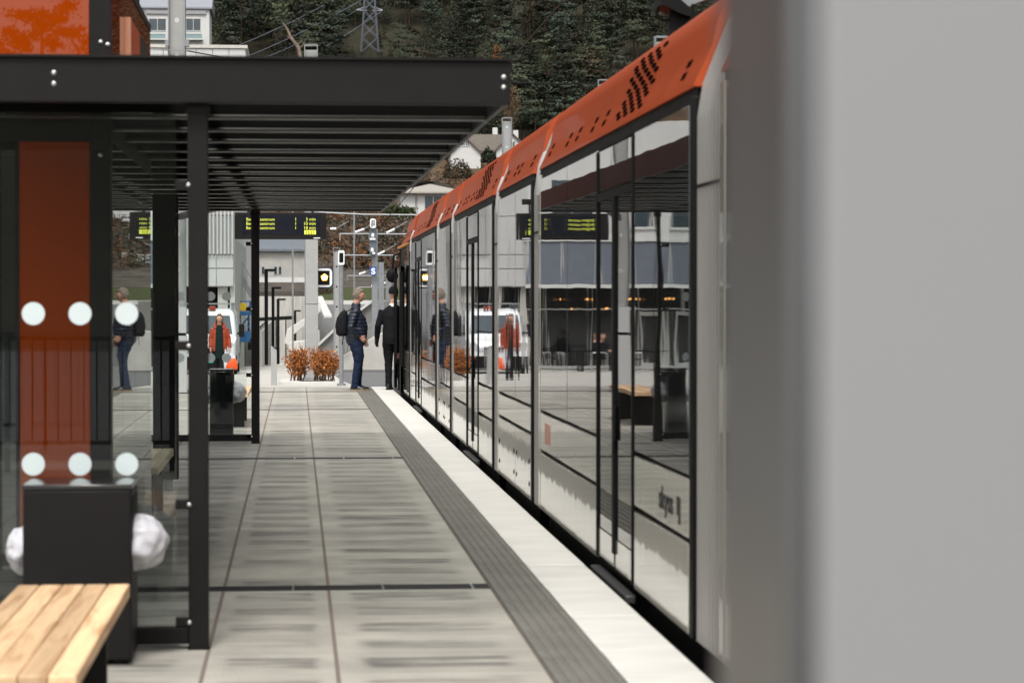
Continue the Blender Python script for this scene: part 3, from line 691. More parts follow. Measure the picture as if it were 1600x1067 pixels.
# ================================================================== PEOPLE
def head_mesh(mb, c, yaw, pitch=0, k=1.0):
    """face points towards local +Y turned by yaw"""
    rot = Matrix.Rotation(yaw, 3, 'Z') @ Matrix.Rotation(pitch, 3, 'X')
    def put(p): return Vector(c)+rot @ (Vector(p)*k)
    n, m = 28, 22; rings = []
    for j in range(m+1):
        t = math.pi*(j+.02)/(m+.04); z = math.cos(t)*.122; s = math.sin(t); rg = []
        for q in range(n):
            a = 2*math.pi*q/n; x = math.cos(a); y = math.sin(a)
            zz = z; rx = .076*s; ry = .098*s
            if z < 0: rx *= 1-.30*(-z/.122)**1.3
            yy = y*ry
            if y > 0:
                f = max(0, y)**3
                yy = y*ry*(1-.10*max(0, z/.122))
                yy += f*(.010*math.exp(-((z-.022)/.016)**2)-.008*math.exp(-((z+.002)/.012)**2)*(1 if abs(x) > .15 else .2)+.010*math.exp(-((z+.072)/.018)**2)*(abs(x) < .5)+.006*math.exp(-((z+.10)/.02)**2))
            else: yy *= 1.02-.25*max(0, -z/.122)
            rg.append(put((x*rx, yy+.004, zz)))
        rings.append(rg)
    mb.rings(rings)
    mb.rings([[put((sx*w, y, z)) for sx in (-1, 0, 1)]+[put((0, y-.03, z))] for w, y, z in ((.006, .098, .022), (.009, .110, .004), (.014, .122, -.018), (.015, .112, -.030), (.010, .095, -.034))])
    for s in (-1, 1): mb.ball(put((s*.076, -.004, -.004)), .011*k, .02*k, .032*k, 10, 8)
    return put
def hand(mb, wrist, d, palm_n, curl=.5, k=1.0, side=1):
    d = Vector(d).normalized(); pn = Vector(palm_n); pn = (pn-d*pn.dot(d)).normalized(); sd = d.cross(pn)*side; w = Vector(wrist)
    mb.tube([w-d*.02, w+d*.02, w+d*.06*k, w+d*.095*k], [(.022, .026), (.022, .032), (.017, .042), (.014, .040)], 12)
    for i, L in enumerate((.066, .076, .072, .056)):
        b = w+d*.09*k+sd*(.030-.020*i); p = [b]; dd = d.copy()
        for s in range(3):
            dd = (dd+pn*curl*.55).normalized(); p.append(p[-1]+dd*L*k*(.42, .32, .26)[s])
        mb.tube(p, [.0095, .009, .0082, .006], 8)
    b = w+d*.03*k+sd*.03; p = [b, b+(d*.5+sd*.75+pn*.2).normalized()*.032, b+(d*.5+sd*.75+pn*.2).normalized()*.032+(d+pn*.4).normalized()*.03, b+(d*.5+sd*.75).normalized()*.032+(d+pn*.7).normalized()*.052]
    mb.tube(p, [.013, .011, .010, .007], 8)
def shoe(mb, a, ang, k=1, sole=None):
    d = Vector((-math.sin(ang), math.cos(ang), 0)); s = Vector((d.y, -d.x, 0)); a = Vector((a[0], a[1], 0)); rg = []
    for t, w, h in ((-.075, .022, .05), (-.06, .034, .085), (-.01, .037, .10), (.05, .040, .075), (.11, .046, .052), (.165, .043, .040), (.195, .024, .028)):
        c = a+d*t*k
        rg.append([c+s*(w*math.cos(x))*k+Vector((0, 0, max(0, math.sin(x))*h*k+.022)) for x in [R(q) for q in (180, 150, 120, 90, 60, 30, 0)]])
    mb.rings(rg)
    if sole is not None:
        sole.rings([[c+s*w, c+s*w+Vector((0, 0, .024)), c-s*w+Vector((0, 0, .024)), c-s*w] for c, w in ((a-d*.08*k, .028), (a-d*.05*k, .04), (a+d*.11*k, .050), (a+d*.17*k, .046), (a+d*.2*k, .024))])
def figure(name, label, loc, rotz, J, top, bot, skinm, hair, shoesm, sole=None, quilt=False, topname='jacket', belly=0, group=None, k=1.0, fem=False, bulk=1.0, thigh=1.0):
    t = thing(name, label, 'person', loc, rotz, group)
    if not rotz: ORG[t.name] = Vector((0, 0, 0))
    V_ = lambda p: Vector(p)
    # continuous body
    b = MB(local=True); sh_ = .19 if not fem else .165
    ny = J['neck'][1]; pv = V_(J['pelvis'])
    b.loft([((0, pv.y, .84), .15, .10), ((0, pv.y, .95), .16, .115), ((0, (pv.y+ny)/2, 1.15), .14, .10+belly*.8), ((0, ny, 1.33), .165, .105), ((0, ny, 1.43), sh_*.75, .07), ((0, ny+.005, 1.49), .062, .060), ((0, ny+.02, 1.60), .055, .06)])
    for s, A, K in ((-1, J['aL'], J['kL']), (1, J['aR'], J['kR'])):
        b.tube([(s*.085, pv.y, .92), (s*.09, pv.y, .82), K, (A[0], A[1], .12), (A[0], A[1], .06)], [.075, .075, .055, .042, .042], 12)
    for S, E, W in ((J['sL'], J['eL'], J['wL']), (J['sR'], J['eR'], J['wR'])): b.tube([S, E, W], [.05, .042, .028], 10)
    head_mesh(b, J['head'], J.get('yaw', 0), J.get('pitch', 0))
    e = MB(local=True)
    for W, E, s, pn, cu in ((J['wL'], J['eL'], -1, J.get('pnL', (1, 0, 0)), J.get('cuL', .5)), (J['wR'], J['eR'], 1, J.get('pnR', (-1, 0, 0)), J.get('cuR', .5))):
        hand(e, W, V_(W)-V_(E), pn, cu, 1, s)
    fuse(b, 'body', skinm, t, .009, 2, None, e)
    # top garment
    g = MB(local=True); q = .022
    hem = J.get('hem', .86)
    g.loft([((0, pv.y, hem), .185+q*.3, .135*bulk+belly*.5), ((0, pv.y, .95), .178+q, .135*bulk+belly*.8), ((0, (pv.y+ny)/2+belly*.5, 1.13), .165+q, .125*bulk+belly), ((0, ny+belly*.3, 1.30), .18+q, .118*bulk+q*.5+belly*.4), ((0, ny, 1.40), sh_+.012, .095), ((0, ny, 1.455), sh_*.72, .078), ((0, ny+.005, 1.50), .082, .078)], 24)
    if J.get('collar', 0): g.loft([((0, ny+.005, 1.47), .088, .085), ((0, ny+.012, 1.50+J['collar']), .074, .078)], 20)
    for S, E, W in ((J['sL'], J['eL'], J['wL']), (J['sR'], J['eR'], J['wR'])):
        S, E, W = V_(S), V_(E), V_(W)
        g.tube([S+(0*S), S.lerp(E, .5), E, E.lerp(W, .5), E.lerp(W, .94)], [.072*bulk**.6, .066*bulk**.6, .058*bulk**.6, .054*bulk**.6, .046*bulk**.4], 14)
    def crease(co, n):
        a = .006*noise.noise(co*9)+.003*noise.noise(co*26)
        if quilt: a += .008*abs(math.sin(co.z*math.pi/.062))-.004
        return co+n*a
    o = fuse(g, topname, top, t, .010, 3, crease)
    # trousers
    g = MB(local=True)
    g.loft([((0, pv.y, .80), .165, .115*thigh), ((0, pv.y, .90), .175, .125*thigh), ((0, pv.y, .98), .17, .125*thigh)], 20)
    for s, A, K in ((-1, J['aL'], J['kL']), (1, J['aR'], J['kR'])):
        K = V_(K)
        g.tube([(s*.085, pv.y, .95), (s*.092, pv.y, .82), K+Vector((0, 0, .12)), K, K.lerp(V_((A[0], A[1], .1)), .5), (A[0], A[1], .12), (A[0]-.0, A[1]+.008, .055)], [.09*thigh, .097*thigh, .08*thigh**.9, .068*thigh**.6, .062*thigh**.4, .060, .066], 14)
    fuse(g, 'trousers', bot, t, .010, 3, lambda co, n: co+n*(.008*noise.noise(Vector((co.x*9, co.y*9, co.z*16)))+.004*noise.noise(co*30)))
    for A, ang in ((J['aL'], J.get('fL', 0)), (J['aR'], J.get('fR', 0))):
        s_ = MB(local=True); so_ = MB(local=True); shoe(s_, (A[0], A[1]), ang, 1, so_)
        so = s_.build('shoe', shoesm, t); so_.build('sole', sole or blackm, so)
    return t
def hair_cap(t, J, m, dens=170, long=0, seed=1):
    rnd = random.Random(seed); g = MB(local=True); c = Vector(J['head']); rot = Matrix.Rotation(J.get('yaw', 0), 3, 'Z') @ Matrix.Rotation(J.get('pitch', 0), 3, 'X')
    for i in range(dens):
        z = rnd.uniform(-.35, 1); a = rnd.uniform(0, 2*math.pi); r = math.sqrt(max(0, 1-z*z)); d = Vector((r*math.cos(a), r*math.sin(a), z))
        if d.y > .30 and z < .55: continue
        if d.y > .10 and z < .10: continue
        p = rot @ Vector((d.x*.078, d.y*.100-.002, d.z*.122+.004)); g.ball(c+p, rnd.uniform(.011, .021), None, rnd.uniform(.010, .02), 7, 5)
    if long:
        for i in range(60):
            a = R(rnd.uniform(150, 390)); z = rnd.uniform(-.2, .02); p = rot @ Vector((.085*math.cos(a), .085*math.sin(a)-.01, z)); g.ball(c+p, .02, .02, .05, 7, 5)
    fuse(g, 'hair', m, t, .007, 1, lambda co, n: co+n*.005*noise.noise(co*60))
def eyes(t, J, dark=leather):
    c = Vector(J['head']); rot = Matrix.Rotation(J.get('yaw', 0), 3, 'Z') @ Matrix.Rotation(J.get('pitch', 0), 3, 'X')
    for s in (-1, 1):
        m = MB(local=True); m.ball(c+rot @ Vector((s*.030, .086, .002)), .011, .008, .006, 8, 6); m.build('eye', dark, t)
    m = MB(local=True); m.ball(c+rot @ Vector((0, .094, -.052)), .022, .008, .006, 10, 6); m.build('mouth', M('lips', (.28, .09, .07), .5), t)
# man with backpack, facing the tram (+X): local +Y -> world +X
JM = dict(pelvis=(0, 0, .92), neck=(0, -.01, 1.45), head=(0, .045, 1.685), yaw=0, pitch=R(-3), collar=.055,
          sL=(-.185, -.015, 1.40), eL=(-.245, -.04, 1.12), wL=(-.215, .12, .90), sR=(.185, -.02, 1.40), eR=(.265, -.10, 1.13), wR=(.20, .07, .96),
          kL=(-.10, .05, .50), aL=(-.11, .04, .09), kR=(.10, .035, .50), aR=(.12, -.03, .09), fL=R(8), fR=R(-12), pnR=(-1, 0, 0), pnL=(1, 0, 0), cuR=.6, cuL=.45, hem=.84)
pm = atY(560, 611, 43.35)
man = figure('person', 'man with greying curly hair in a navy quilted jacket and jeans, waiting', (pm.x-.04, 43.35, 0), R(-90), JM, navy, jeans, skin, hairgrey, leather, solem, quilt=True, belly=.045, bulk=1.16, thigh=1.25)
man.scale = (1.01,)*3
hair_cap(man, JM, hairgrey, 520, 0, 4); eyes(man, JM)
m = MB(local=True); m.tube([(.26, .02, .985), (.235, .055, .955)], .004, 6); m.build('pocket_zip', lightmetal, man)
t = thing('backpack', 'black backpack on the back of the man in the navy jacket', 'backpack', (pm.x-.04, 43.35, 0), R(-90))
g = MB(local=True); g.loft([((0, -.24, .98), .12, .07), ((0, -.255, 1.02), .145, .105), ((0, -.26, 1.15), .15, .115), ((0, -.245, 1.30), .14, .10), ((0, -.215, 1.40), .10, .06), ((0, -.20, 1.43), .05, .03)], 20)
fuse(g, 'pack_body', blackcloth, t, .012, 4, lambda co, n: co+n*(.012*noise.noise(co*7)))
m = MB(local=True)
for s in (-1, 1): m.tube([(s*.09, -.15, 1.42), (s*.11, -.06, 1.475), (s*.125, .07, 1.45), (s*.13, .125, 1.32), (s*.15, .08, 1.12), (s*.15, -.12, 1.02)], [(.02, .008)]*6, 8)
m.build('shoulder_strap', blackcloth, t)
m = MB(local=True); m.tube([(.1, -.22, .99), (.11, -.24, .90), (.10, -.25, .82)], .008, 6); m.tube([(-.03, -.2, 1.42), (0, -.22, 1.46), (.03, -.2, 1.42)], .008, 6); m.build('loose_strap', blackcloth, t)
# driver seen from behind beside the open cab door
JD = dict(pelvis=(0, 0, .92), neck=(0, .02, 1.45), head=(.0, .05, 1.685), yaw=R(-28), pitch=R(-4), collar=.0,
          sL=(-.19, .01, 1.40), eL=(-.275, -.03, 1.13), wL=(-.30, .06, .90), sR=(.19, .01, 1.40), eR=(.28, .08, 1.15), wR=(.22, .28, 1.10),
          kL=(-.09, .04, .50), aL=(-.085, .0, .09), kR=(.11, .12, .52), aR=(.13, .10, .09), fL=R(-10), fR=R(-25), hem=.83, cuL=.7)
pd = atY(606, 609, 43.62)
drv = figure('person', 'person in black uniform and beanie seen from behind at the cab door', (pd.x+.10, 43.62, 0), R(-6), JD, blackcloth, blackcloth, skin, hairbrown, leather, thigh=1.15)
drv.scale = (1.0, 1.0, 1.02)
g = MB(local=True); c = Vector(JD['head']); g.loft([(c+Vector((0, -.012, .015)), .088, .108), (c+Vector((0, -.012, .06)), .090, .112), (c+Vector((0, -.018, .115)), .075, .095), (c+Vector((0, -.02, .145)), .035, .05)], 20)
fuse(g, 'beanie', blackcloth, drv, .009, 3)
m = MB(local=True); m.loft([((0, .025, 1.475), .082, .082), ((0, .028, 1.53), .069, .074)], 18); m.build('collar', shirtw, drv)
w_ = Vector(JD['wL']); m = MB(local=True); m.tube([w_+Vector((0, -.01, .05)), w_+Vector((0, .0, -.0)), w_+Vector((-.01, .03, -.08)), w_+Vector((0, .05, -.13))], [(.04, .04), (.042, .044), (.036, .052), (.02, .04)], 12)
m.build('glove', leather, drv)
# woman in the red coat walking towards the camera: local +Y -> world -Y
JW = dict(pelvis=(0, 0, .92), neck=(0, 0, 1.45), head=(0, .03, 1.665), yaw=0, pitch=0, collar=.0,
          sL=(-.165, 0, 1.40), eL=(-.245, -.02, 1.13), wL=(-.27, .06, .88), sR=(.165, 0, 1.40), eR=(.23, -.04, 1.13), wR=(.235, .02, .88),
          kL=(-.09, .10, .50), aL=(-.07, .14, .09), kR=(.08, -.02, .50), aR=(.07, -.14, .09), hem=.80, cuL=.9, cuR=.6)
pw = Vector((atY(343, 520, 64).x, 64, P(64)))
wom = figure('person', 'woman in an open orange red coat over dark clothes walking towards the platform', pw, R(180), JW, redcoat, blackcloth, skin, hairbrown, leather, belly=.0, topname='coat', fem=True)
wom.scale = (1.0, 1.0, .985)
hair_cap(wom, JW, hairbrown, 170, 1, 9); eyes(wom, JW)
g = MB(local=True); g.loft([((0, .115, .60), .10, .03), ((0, .135, .85), .115, .045), ((0, .13, 1.15), .10, .05), ((0, .10, 1.40), .09, .045), ((0, .055, 1.50), .066, .05)], 18)
fuse(g, 'dark_top', darkgreen, wom, .010, 3)
g = MB(local=True); g.tube([(-.13, .02, 1.47), (-.10, -.07, 1.53), (0, -.10, 1.55), (.10, -.07, 1.53), (.13, .02, 1.47), (.10, .09, 1.40)], [.04, .05, .055, .05, .04, .03], 10); g.tube([(-.13, .02, 1.47), (-.10, .09, 1.40)], [.04, .03], 10)
fuse(g, 'hood', redcoat, wom, .011, 3)
t = thing('carrier_bag', 'orange and white plastic carrier bag held by the woman in the red coat', 'bag', (pw.x+.29, 63.92, P(64)))
m = MB(); z0 = P(64); bx_ = pw.x+.29
m.rings([[(bx_+x*w, 63.92+y*d, z0+z) for x, y in ((-1, -.6), (-.5, -1), (.5, -1), (1, -.6), (1, .6), (.5, 1), (-.5, 1), (-1, .6))] for z, w, d in ((.30, .16, .07), (.36, .19, .10), (.52, .17, .09), (.60, .13, .06))]); m.build('bag_body', orangebag, t)
m = MB(); m.rings([[(bx_+x*w, 63.92+y*d, z0+z) for x, y in ((-1, -.6), (-.5, -1), (.5, -1), (1, -.6), (1, .6), (.5, 1), (-.5, 1), (-1, .6))] for z, w, d in ((.59, .135, .062), (.70, .09, .04), (.84, .02, .015))]); m.build('bag_handles', plastic, t)
m = MB(); m.rings([[(bx_-.13+x*w, 63.90+y*d, z0+z) for x, y in ((-1, -.6), (-.5, -1), (.5, -1), (1, -.6), (1, .6), (.5, 1), (-.5, 1), (-1, .6))] for z, w, d in ((.32, .05, .06), (.5, .07, .08), (.7, .04, .04), (.84, .01, .01))]); m.build('white_lining', plastic, t)

# ================================================================== PLAZA OBJECTS
# overhead line masts
def mast(label, px, Y, zt, base, w=.30, d=.30, holes=True, plate=None, sect=.018):
    x = atY(px, 470, Y).x; t = thing('catenary_mast', label, 'mast', (x, Y, base), 0, 'steel overhead line masts')
    mb = MB(); zt = zt-base; z0 = base
    mb.box(x-w/2, x-w/2+sect, Y-d/2, Y+d/2, z0, z0+zt).box(x+w/2-sect, x+w/2, Y-d/2, Y+d/2, z0, z0+zt); each(mb, 'flange', steel, t)
    mb = MB(); mb.box(x-w/2+sect, x+w/2-sect, Y-.006, Y+.006, z0, z0+zt-.12); web = mb.build('web', greyclad, t)
    if holes:
        mb = MB(); z = z0+.9
        while z < z0+zt-.2: mb.disc((x, Y-.009, z), w*.14, t=.003, n=18); z += .62
        each(mb, 'round_hole', lightmetal if w > .25 else blackm, web)
    mb = MB(); mb.box(x-w/2-.01, x+w/2+.01, Y-d/2, Y-d/2+.02, z0+zt-.02, z0+zt).box(x-w/2-.01, x+w/2+.01, Y+d/2-.02, Y+d/2, z0+zt-.02, z0+zt).box(x-w/2-.08, x+w/2+.08, Y-d/2-.08, Y+d/2+.08, z0, z0+.03); mb.build('end_plate', steel, t)
    return t, x
t, x = mast('thick grey mast with round holes, left of the near shelter post', 277.5, 42.5, 9.5, 0)
m = MB(); m.bar((x-.4, 42.3, atY(245, 78, 42.3).z), (x+.25, 42.3, atY(300, 80, 42.3).z), .02); m.box(x-.19, x-.13, 42.2, 42.36, 6.0, 6.1); m.box(x+.14, x+.22, 42.2, 42.36, 6.0, 6.12); m.build('wire_clamp', steel, t)
m = MB(); m.box(x-.17, x+.17, 42.2, 42.34, .02, 1.0).box(x-.16, x+.16, 42.2, 42.34, 1.05, 1.5); m.build('mast_cover', whitepanel, t)
t, x = mast('grey clad mast standing in the planter with the orange hedges', 486.5, 56, 1.6+397/67.3, P(56)+.1, .31, .31, holes=False)
m = MB(); zz = 1.6+(470-352)/67.3; zs = 1.6+(470-475)/67.3
m.box(x-.135, x+.15, 55.81, 55.845, P(56)+.1, zs-.006).box(x-.135, x+.15, 55.81, 55.845, zs+.006, zz); m.build('front_cover', greyclad, t, bevel=.006)
m = MB()
for k in range(14): m.ball((x-.115, 55.80, .1+k*.3), .008, n=6, m=4); m.ball((x+.13, 55.80, .1+k*.3), .008, n=6, m=4)
m.build('rivet', lightmetal, t)
mast('slim perforated grey mast right of the round signal', 526, 75, 1.6+83/50.2, P(75), .20, .16)
mast('tall holed mast beyond the tram in front of the white gabled house', 792, 75, 1.6+285/50, P(75), .30, .25)
mast('mast top showing above the nearest orange tram roof', 1033, 51.6, 1.6+415/73, P(51.6), .30, .25)
mast('pale mast tip just over the tram roof edge', 941, 75, 1.6+345/50, P(75), .28, .25)
# signal lamp box beside the clad mast
t = thing('tram_signal', 'rounded white tram signal box with a glowing orange lamp', 'signal', (atY(505, 434, 56.3).x, 56.3, 2))
def rrect(x0, x1, z0, z1, r, n=6):
    out = []
    for cx, cz, a0 in ((x1-r, z1-r, 0), (x0+r, z1-r, 90), (x0+r, z0+r, 180), (x1-r, z0+r, 270)):
        out += [(cx+r*math.cos(R(a0+90*i/n)), cz+r*math.sin(R(a0+90*i/n))) for i in range(n+1)]
    return out
a = atY(478, 417.5, 56.3); b = atY(521, 450.5, 56.3)
m = MB(); m.extr(rrect(a.x, b.x, b.z, a.z, .1), 'y', 56.3, 56.42); m.build('back_case', M('navy_signal_case', (.02, .025, .05), .4), t)
m = MB(); m.extr(rrect(a.x+.03, b.x-.03, b.z+.03, a.z-.03, .09), 'y', 56.285, 56.302); m.build('white_face', signwhite, t)
c = atY(485, 423, 56.3); d = atY(515, 445, 56.3)
m = MB(); m.box(c.x, d.x, 56.27, 56.29, d.z, c.z); m.build('lamp_housing', blackm, t)
pc = atY(507, 433.5, 56.26)
m = MB(); m.extr([(pc.x+.085*math.cos(R(90+72*k)), pc.z+.085*math.sin(R(90+72*k))) for k in range(5)], 'y', 56.255, 56.27); m.build('lamp', ledw, t)
m = MB(); m.disc((pc.x, 56.25, pc.z-.005), .05, t=.005); m.build('lamp_core', ledc, t)
m = MB(); m.box(.2, .35, 56.2, 56.3, c.z-.1, c.z); m.build('bracket', steel, t)
# sensor post
x = atY(533.3, 500, 49.8).x; Yq = 49.8; t = thing('sensor_post', 'slim grey post with a white card reader head behind the waiting man', 'post', (x, Yq, P(Yq)))
m = MB(); m.tube([(x, Yq, P(Yq)), (x, Yq, atY(533, 413, Yq).z)], .045, 14); m.build('pole', steel, t)
m = MB(); m.tube([(x, Yq, P(Yq)), (x, Yq, P(Yq)+.05)], .09, 14); m.build('base_plate', steel, t)
m = MB(); z0, z1 = atY(533, 414, Yq).z, atY(533, 391.5, Yq).z; m.extr(rrect(x-.065, x+.065, z0, z1, .03), 'y', Yq-.06, Yq+.06); h = m.build('reader_head', signwhite, t)
m = MB(); m.box(x-.042, x+.042, Yq-.068, Yq-.058, z0+.05, z1-.05); m.build('reader_window', blackm, h)
# bollard
Yq = 52; a = atY(423.5, 600, Yq); b = atY(432.5, 600, Yq); zt = atY(428, 541, Yq).z; t = thing('bollard', 'grey steel bollard with slanted top left of the planter', 'bollard', ((a.x+b.x)/2, Yq, P(Yq)))
m = MB(); m.extr([(a.x, P(Yq)), (b.x, P(Yq)), (b.x, zt-.07), (a.x+.05, zt), (a.x, zt)], 'y', Yq-.08, Yq+.08); m.build('post', greyclad, t, bevel=.006)
m = MB(); m.bar((a.x+.04, Yq-.085, zt+.01), (b.x+.01, Yq-.085, zt-.07), .02); m.build('top_panel', blackm, t)
# planter
xa, xb = atY(437, 600, 52.3).x, atY(531, 600, 52.3).x
t = thing('planter', 'low white concrete planter around the clad mast', 'planter', ((xa+xb)/2, 55.5, P(55)))
m = MB(); g0 = P(52.3); g1 = P(60)
def rim(x0, x1, y0, y1): m.rings([[(x0, y, P(y)-.2), (x1, y, P(y)-.2), (x1, y, P(y)+.075), (x0, y, P(y)+.075)] for y in (y0, y1)])
rim(xa, xb, 52.1, 52.4); rim(xa, xb, 59.6, 60); rim(xa, xa+.42, 52.4, 59.6); rim(xb-.1, xb, 52.4, 59.6)
m.build('rim', whiteconc, t, bevel=.01)
m = MB(); m.rings([[(xa+.3, y, P(y)-.1), (xb-.05, y, P(y)-.1), (xb-.05, y, P(y)+.05), (xa+.3, y, P(y)+.05)] for y in (52.3, 59.7)]); m.build('soil', soil, t)
def npmesh(name, V, Q):
    me = bpy.data.meshes.new(name); me.vertices.add(len(V)); me.vertices.foreach_set('co', np.asarray(V, np.float32).ravel())
    me.loops.add(Q.size); me.loops.foreach_set('vertex_index', Q.astype(np.int32).ravel()); me.polygons.add(len(Q)); me.polygons.foreach_set('loop_start', np.arange(0, Q.size, 4, dtype=np.int32)); me.update(calc_edges=True); return me
# foliage generator (leaf-sized faces with a colour attribute)
def leaves(name, C, size, tint, parent=None, aspect=1.0, m=leafm, up=.0, off=Vector((0, 0, 0))):
    n = len(C); d = rng.normal(size=(n, 3)); d[:, 2] += up; d /= np.linalg.norm(d, axis=1)[:, None]; e = rng.normal(size=(n, 3)); e = np.cross(d, e); e /= np.linalg.norm(e, axis=1)[:, None]; f = np.cross(d, e)
    s = size*rng.uniform(.6, 1.3, size=(n, 1)); C = C-np.array(off)
    V = np.stack([C-e*s-f*s*aspect*.4, C+e*s*.3-f*s*aspect, C+e*s+f*s*aspect*.5, C-e*s*.4+f*s*aspect], 1).reshape(-1, 3)
    me = npmesh(name, V, np.arange(4*n).reshape(n, 4))
    ca = me.color_attributes.new('tint', 'FLOAT_COLOR', 'POINT'); ca.data.foreach_set('color', np.repeat(np.c_[tint, np.ones(n)], 4, 0).ravel().astype(np.float32))
    o = bpy.data.objects.new(name, me); col.objects.link(o); me.materials.append(m)
    if parent: o.parent = parent
    return o
def tints(n, base, var=.25, hue=None):
    b = np.array(base)[None, :]*rng.uniform(1-var, 1+var, size=(n, 1))
    if hue is not None: k = rng.uniform(0, 1, size=(n, 1)); b = b*(1-k*.6)+np.array(hue)[None, :]*k*.6
    return b
def hedge(label, px0, px1, Y, ztop, nst=18, fl=1900):
    a = atY(px0, 590, Y); b = atY(px1, 590, Y); z0 = P(Y)+.05; cx = (a.x+b.x)/2; t = thing('beech_hedge', label, 'hedge', (cx, Y, z0), 0, 'orange leaved beech hedges in the planter'); off = Vector((cx, Y, z0))
    m = MB(); tips = []
    for i in range(nst):
        x = random.uniform(a.x+.04, b.x-.04); y = Y+random.uniform(-.25, .25); h = random.uniform(.75, 1)*(ztop-z0); p = Vector((x, y, z0)); pts = [p]
        for k in range(4): p = p+Vector((random.uniform(-.05, .05), random.uniform(-.05, .05), h/4)); pts.append(p)
        m.tube(pts, [.013, .011, .008, .005, .003], 5); tips.append(pts)
        for k in range(4):
            q = pts[random.randint(1, 3)]; e = q+Vector((random.uniform(-.16, .16), random.uniform(-.16, .16), random.uniform(.08, .25))); m.tube([q, e], [.006, .002], 4); tips.append([q, e])
    m.build('twigs', twigm, t)
    C = []
    while len(C) < fl:
        s = random.choice(tips); k = random.random(); q = s[int(k*(len(s)-1))].lerp(s[min(len(s)-1, int(k*(len(s)-1))+1)], random.random())
        if random.random() > max(0, min(1, (q.z-z0-.12)/.2)): continue
        C.append(tuple(q+Vector((random.gauss(0, .045), random.gauss(0, .06), random.gauss(0, .04)))))
    leaves('foliage', np.array(C), .020, tints(fl, (.42, .155, .045), .45, (.22, .07, .02)), t, 1, off=off)
zt1 = atY(465, 544, 53.5).z; zt2 = atY(505, 544, 53.5).z
hedge('orange beech hedge clump left of the clad mast', 451, 479, 54.0, zt1)
hedge('orange beech hedge clump just right of the clad mast', 486, 509, 53.4, zt2, 14, 1450)
hedge('orange beech hedge clump furthest right in the planter', 505, 527, 53.2, zt2-.03, 14, 1350)
# lamps along the sunken path
for (px, pt, Y, pb, ln), lb in zip(((416, 421, 101, 570, 16), (426.5, 449, 124, None, 13), (434.5, 467, 146, 569, 12), (461, 485, 180, None, 9), (508, 493, 190, 548, -5)),
        ('tallest L-shaped black lamp post, nearest on the sunken path', 'second tallest L-shaped black lamp, rising behind the bollard', 'middle L-shaped black lamp, third along the path', 'short black L-shaped lamp left of the clad mast', 'shortest black lamp post, right of the clad mast')):
    a = atY(px, pt, Y); z0 = atY(px, pb, Y).z if pb else P(Y); e = atY(px+ln, pt, Y); t = thing('path_lamp', lb, 'lamp post', (a.x, Y, z0), 0, 'L-shaped lamps along the sunken path')
    m = MB(); m.tube([(a.x, Y, z0), (a.x, Y, a.z)], .075 if Y < 130 else .085, 10); m.build('pole', blackm, t)
    m = MB(); m.box(min(a.x, e.x)-.05, max(a.x, e.x), Y-.12, Y+.12, a.z-.08, a.z+.02); h = m.build('lamp_arm', blackm, t)
    m = MB(); m.box(min(a.x, e.x)+.1, max(a.x, e.x)-.04, Y-.1, Y+.1, a.z-.10, a.z-.081); m.build('lamp_lens', steel, h)
# ---- plaza building
YB = 88.0; b_ = thing('plaza_building', 'grey and white station building with dark shop windows behind the van', 'building', (-10, 98, P(88)))
x1 = atY(365, 420, YB).x; zl = atY(340, 448, YB).z; zm = atY(340, 398, YB).z
m = MB(); m.box(-26, x1-.05, YB+.15, 108, zl, 8.2); m.build('wall', whitewall, b_)
m = MB(); m.box(-26, x1-.6, YB+2.2, 108, P(YB)-.6, zl); m.build('ground_floor_wall', blackm, b_)
xw = -4.75
m = MB(); z = zm; xs_ = [x1-k*.62 for k in range(5)]
for k in range(4):
    for za, zb_ in ((zl+.02, zm-.5), (zm-.48, zm)): m.box(xs_[k+1]+.012, xs_[k]-.012, YB+.08, YB+.15, za, zb_-.015)
for k in range(4):
    for q in range(3): m.box(xs_[k+1]+.012, xs_[k]-.012, YB+.10, YB+.15, zm+.03+q*1.4, zm+1.4+q*1.4)
m.build('facade_panel', whitepanel, b_, bevel=.01)
m = MB()
for k in range(9): m.box(x1-.07-k*.135, x1-.01-k*.135, YB-.05, YB+.12, zm+.02, 8.1)
m.build('sunshade_fins', whitepanel, b_)
m = MB(); m.box(-26, xw, YB+.06, YB+.15, zl+.12, zl+1.66); gb = m.build('slate_band', greyband, b_)
m = MB(); m.box(-26, xw+.02, YB-.06, YB+.15, zl-.04, zl+.10).box(-26, xw+.02, YB+.0, YB+.15, zl+1.66, zl+1.74)
for k in range(16): m.box(xw-.02-k*1.3, xw+.02-k*1.3, YB+.04, YB+.06, zl+.12, zl+1.66)
m.build('ledge', whitewall, b_)
for k in range(9):
    m = MB(); x = xw-.9-k*2.2; m.box(x-1.5, x, YB+.12, YB+.16, zl+2.2, zl+3.9); q = m.build('window', winglass, b_)
    m = MB(); m.box(x-1.58, x+.08, YB+.08, YB+.13, zl+2.1, zl+2.2).box(x-.79, x-.71, YB+.08, YB+.125, zl+2.2, zl+3.9); m.build('frame', whitewall, q)
zg = P(YB)
m = MB(); m.box(-26, x1-.7, YB+2.05, YB+2.2, zg, zl); m.build('shop_front', shopglass, b_)
m = MB()
for k in range(13): m.box(x1-1.6-k*1.75, x1-1.53-k*1.75, YB+1.96, YB+2.05, zg, zl)
m.box(-26, x1-.7, YB+1.97, YB+2.05, zl-.85, zl-.79).box(-26, x1-.7, YB+1.97, YB+2.05, zg, zg+.12); m.build('shop_mullions', whitewall, b_)
for k in range(3):
    m = MB(); x = x1-.4-k*1.0; m.box(x-.18, x+.18, YB+.3, YB+.7, zg-.2, zl); m.build('pillar', concrete, b_)
m = MB()
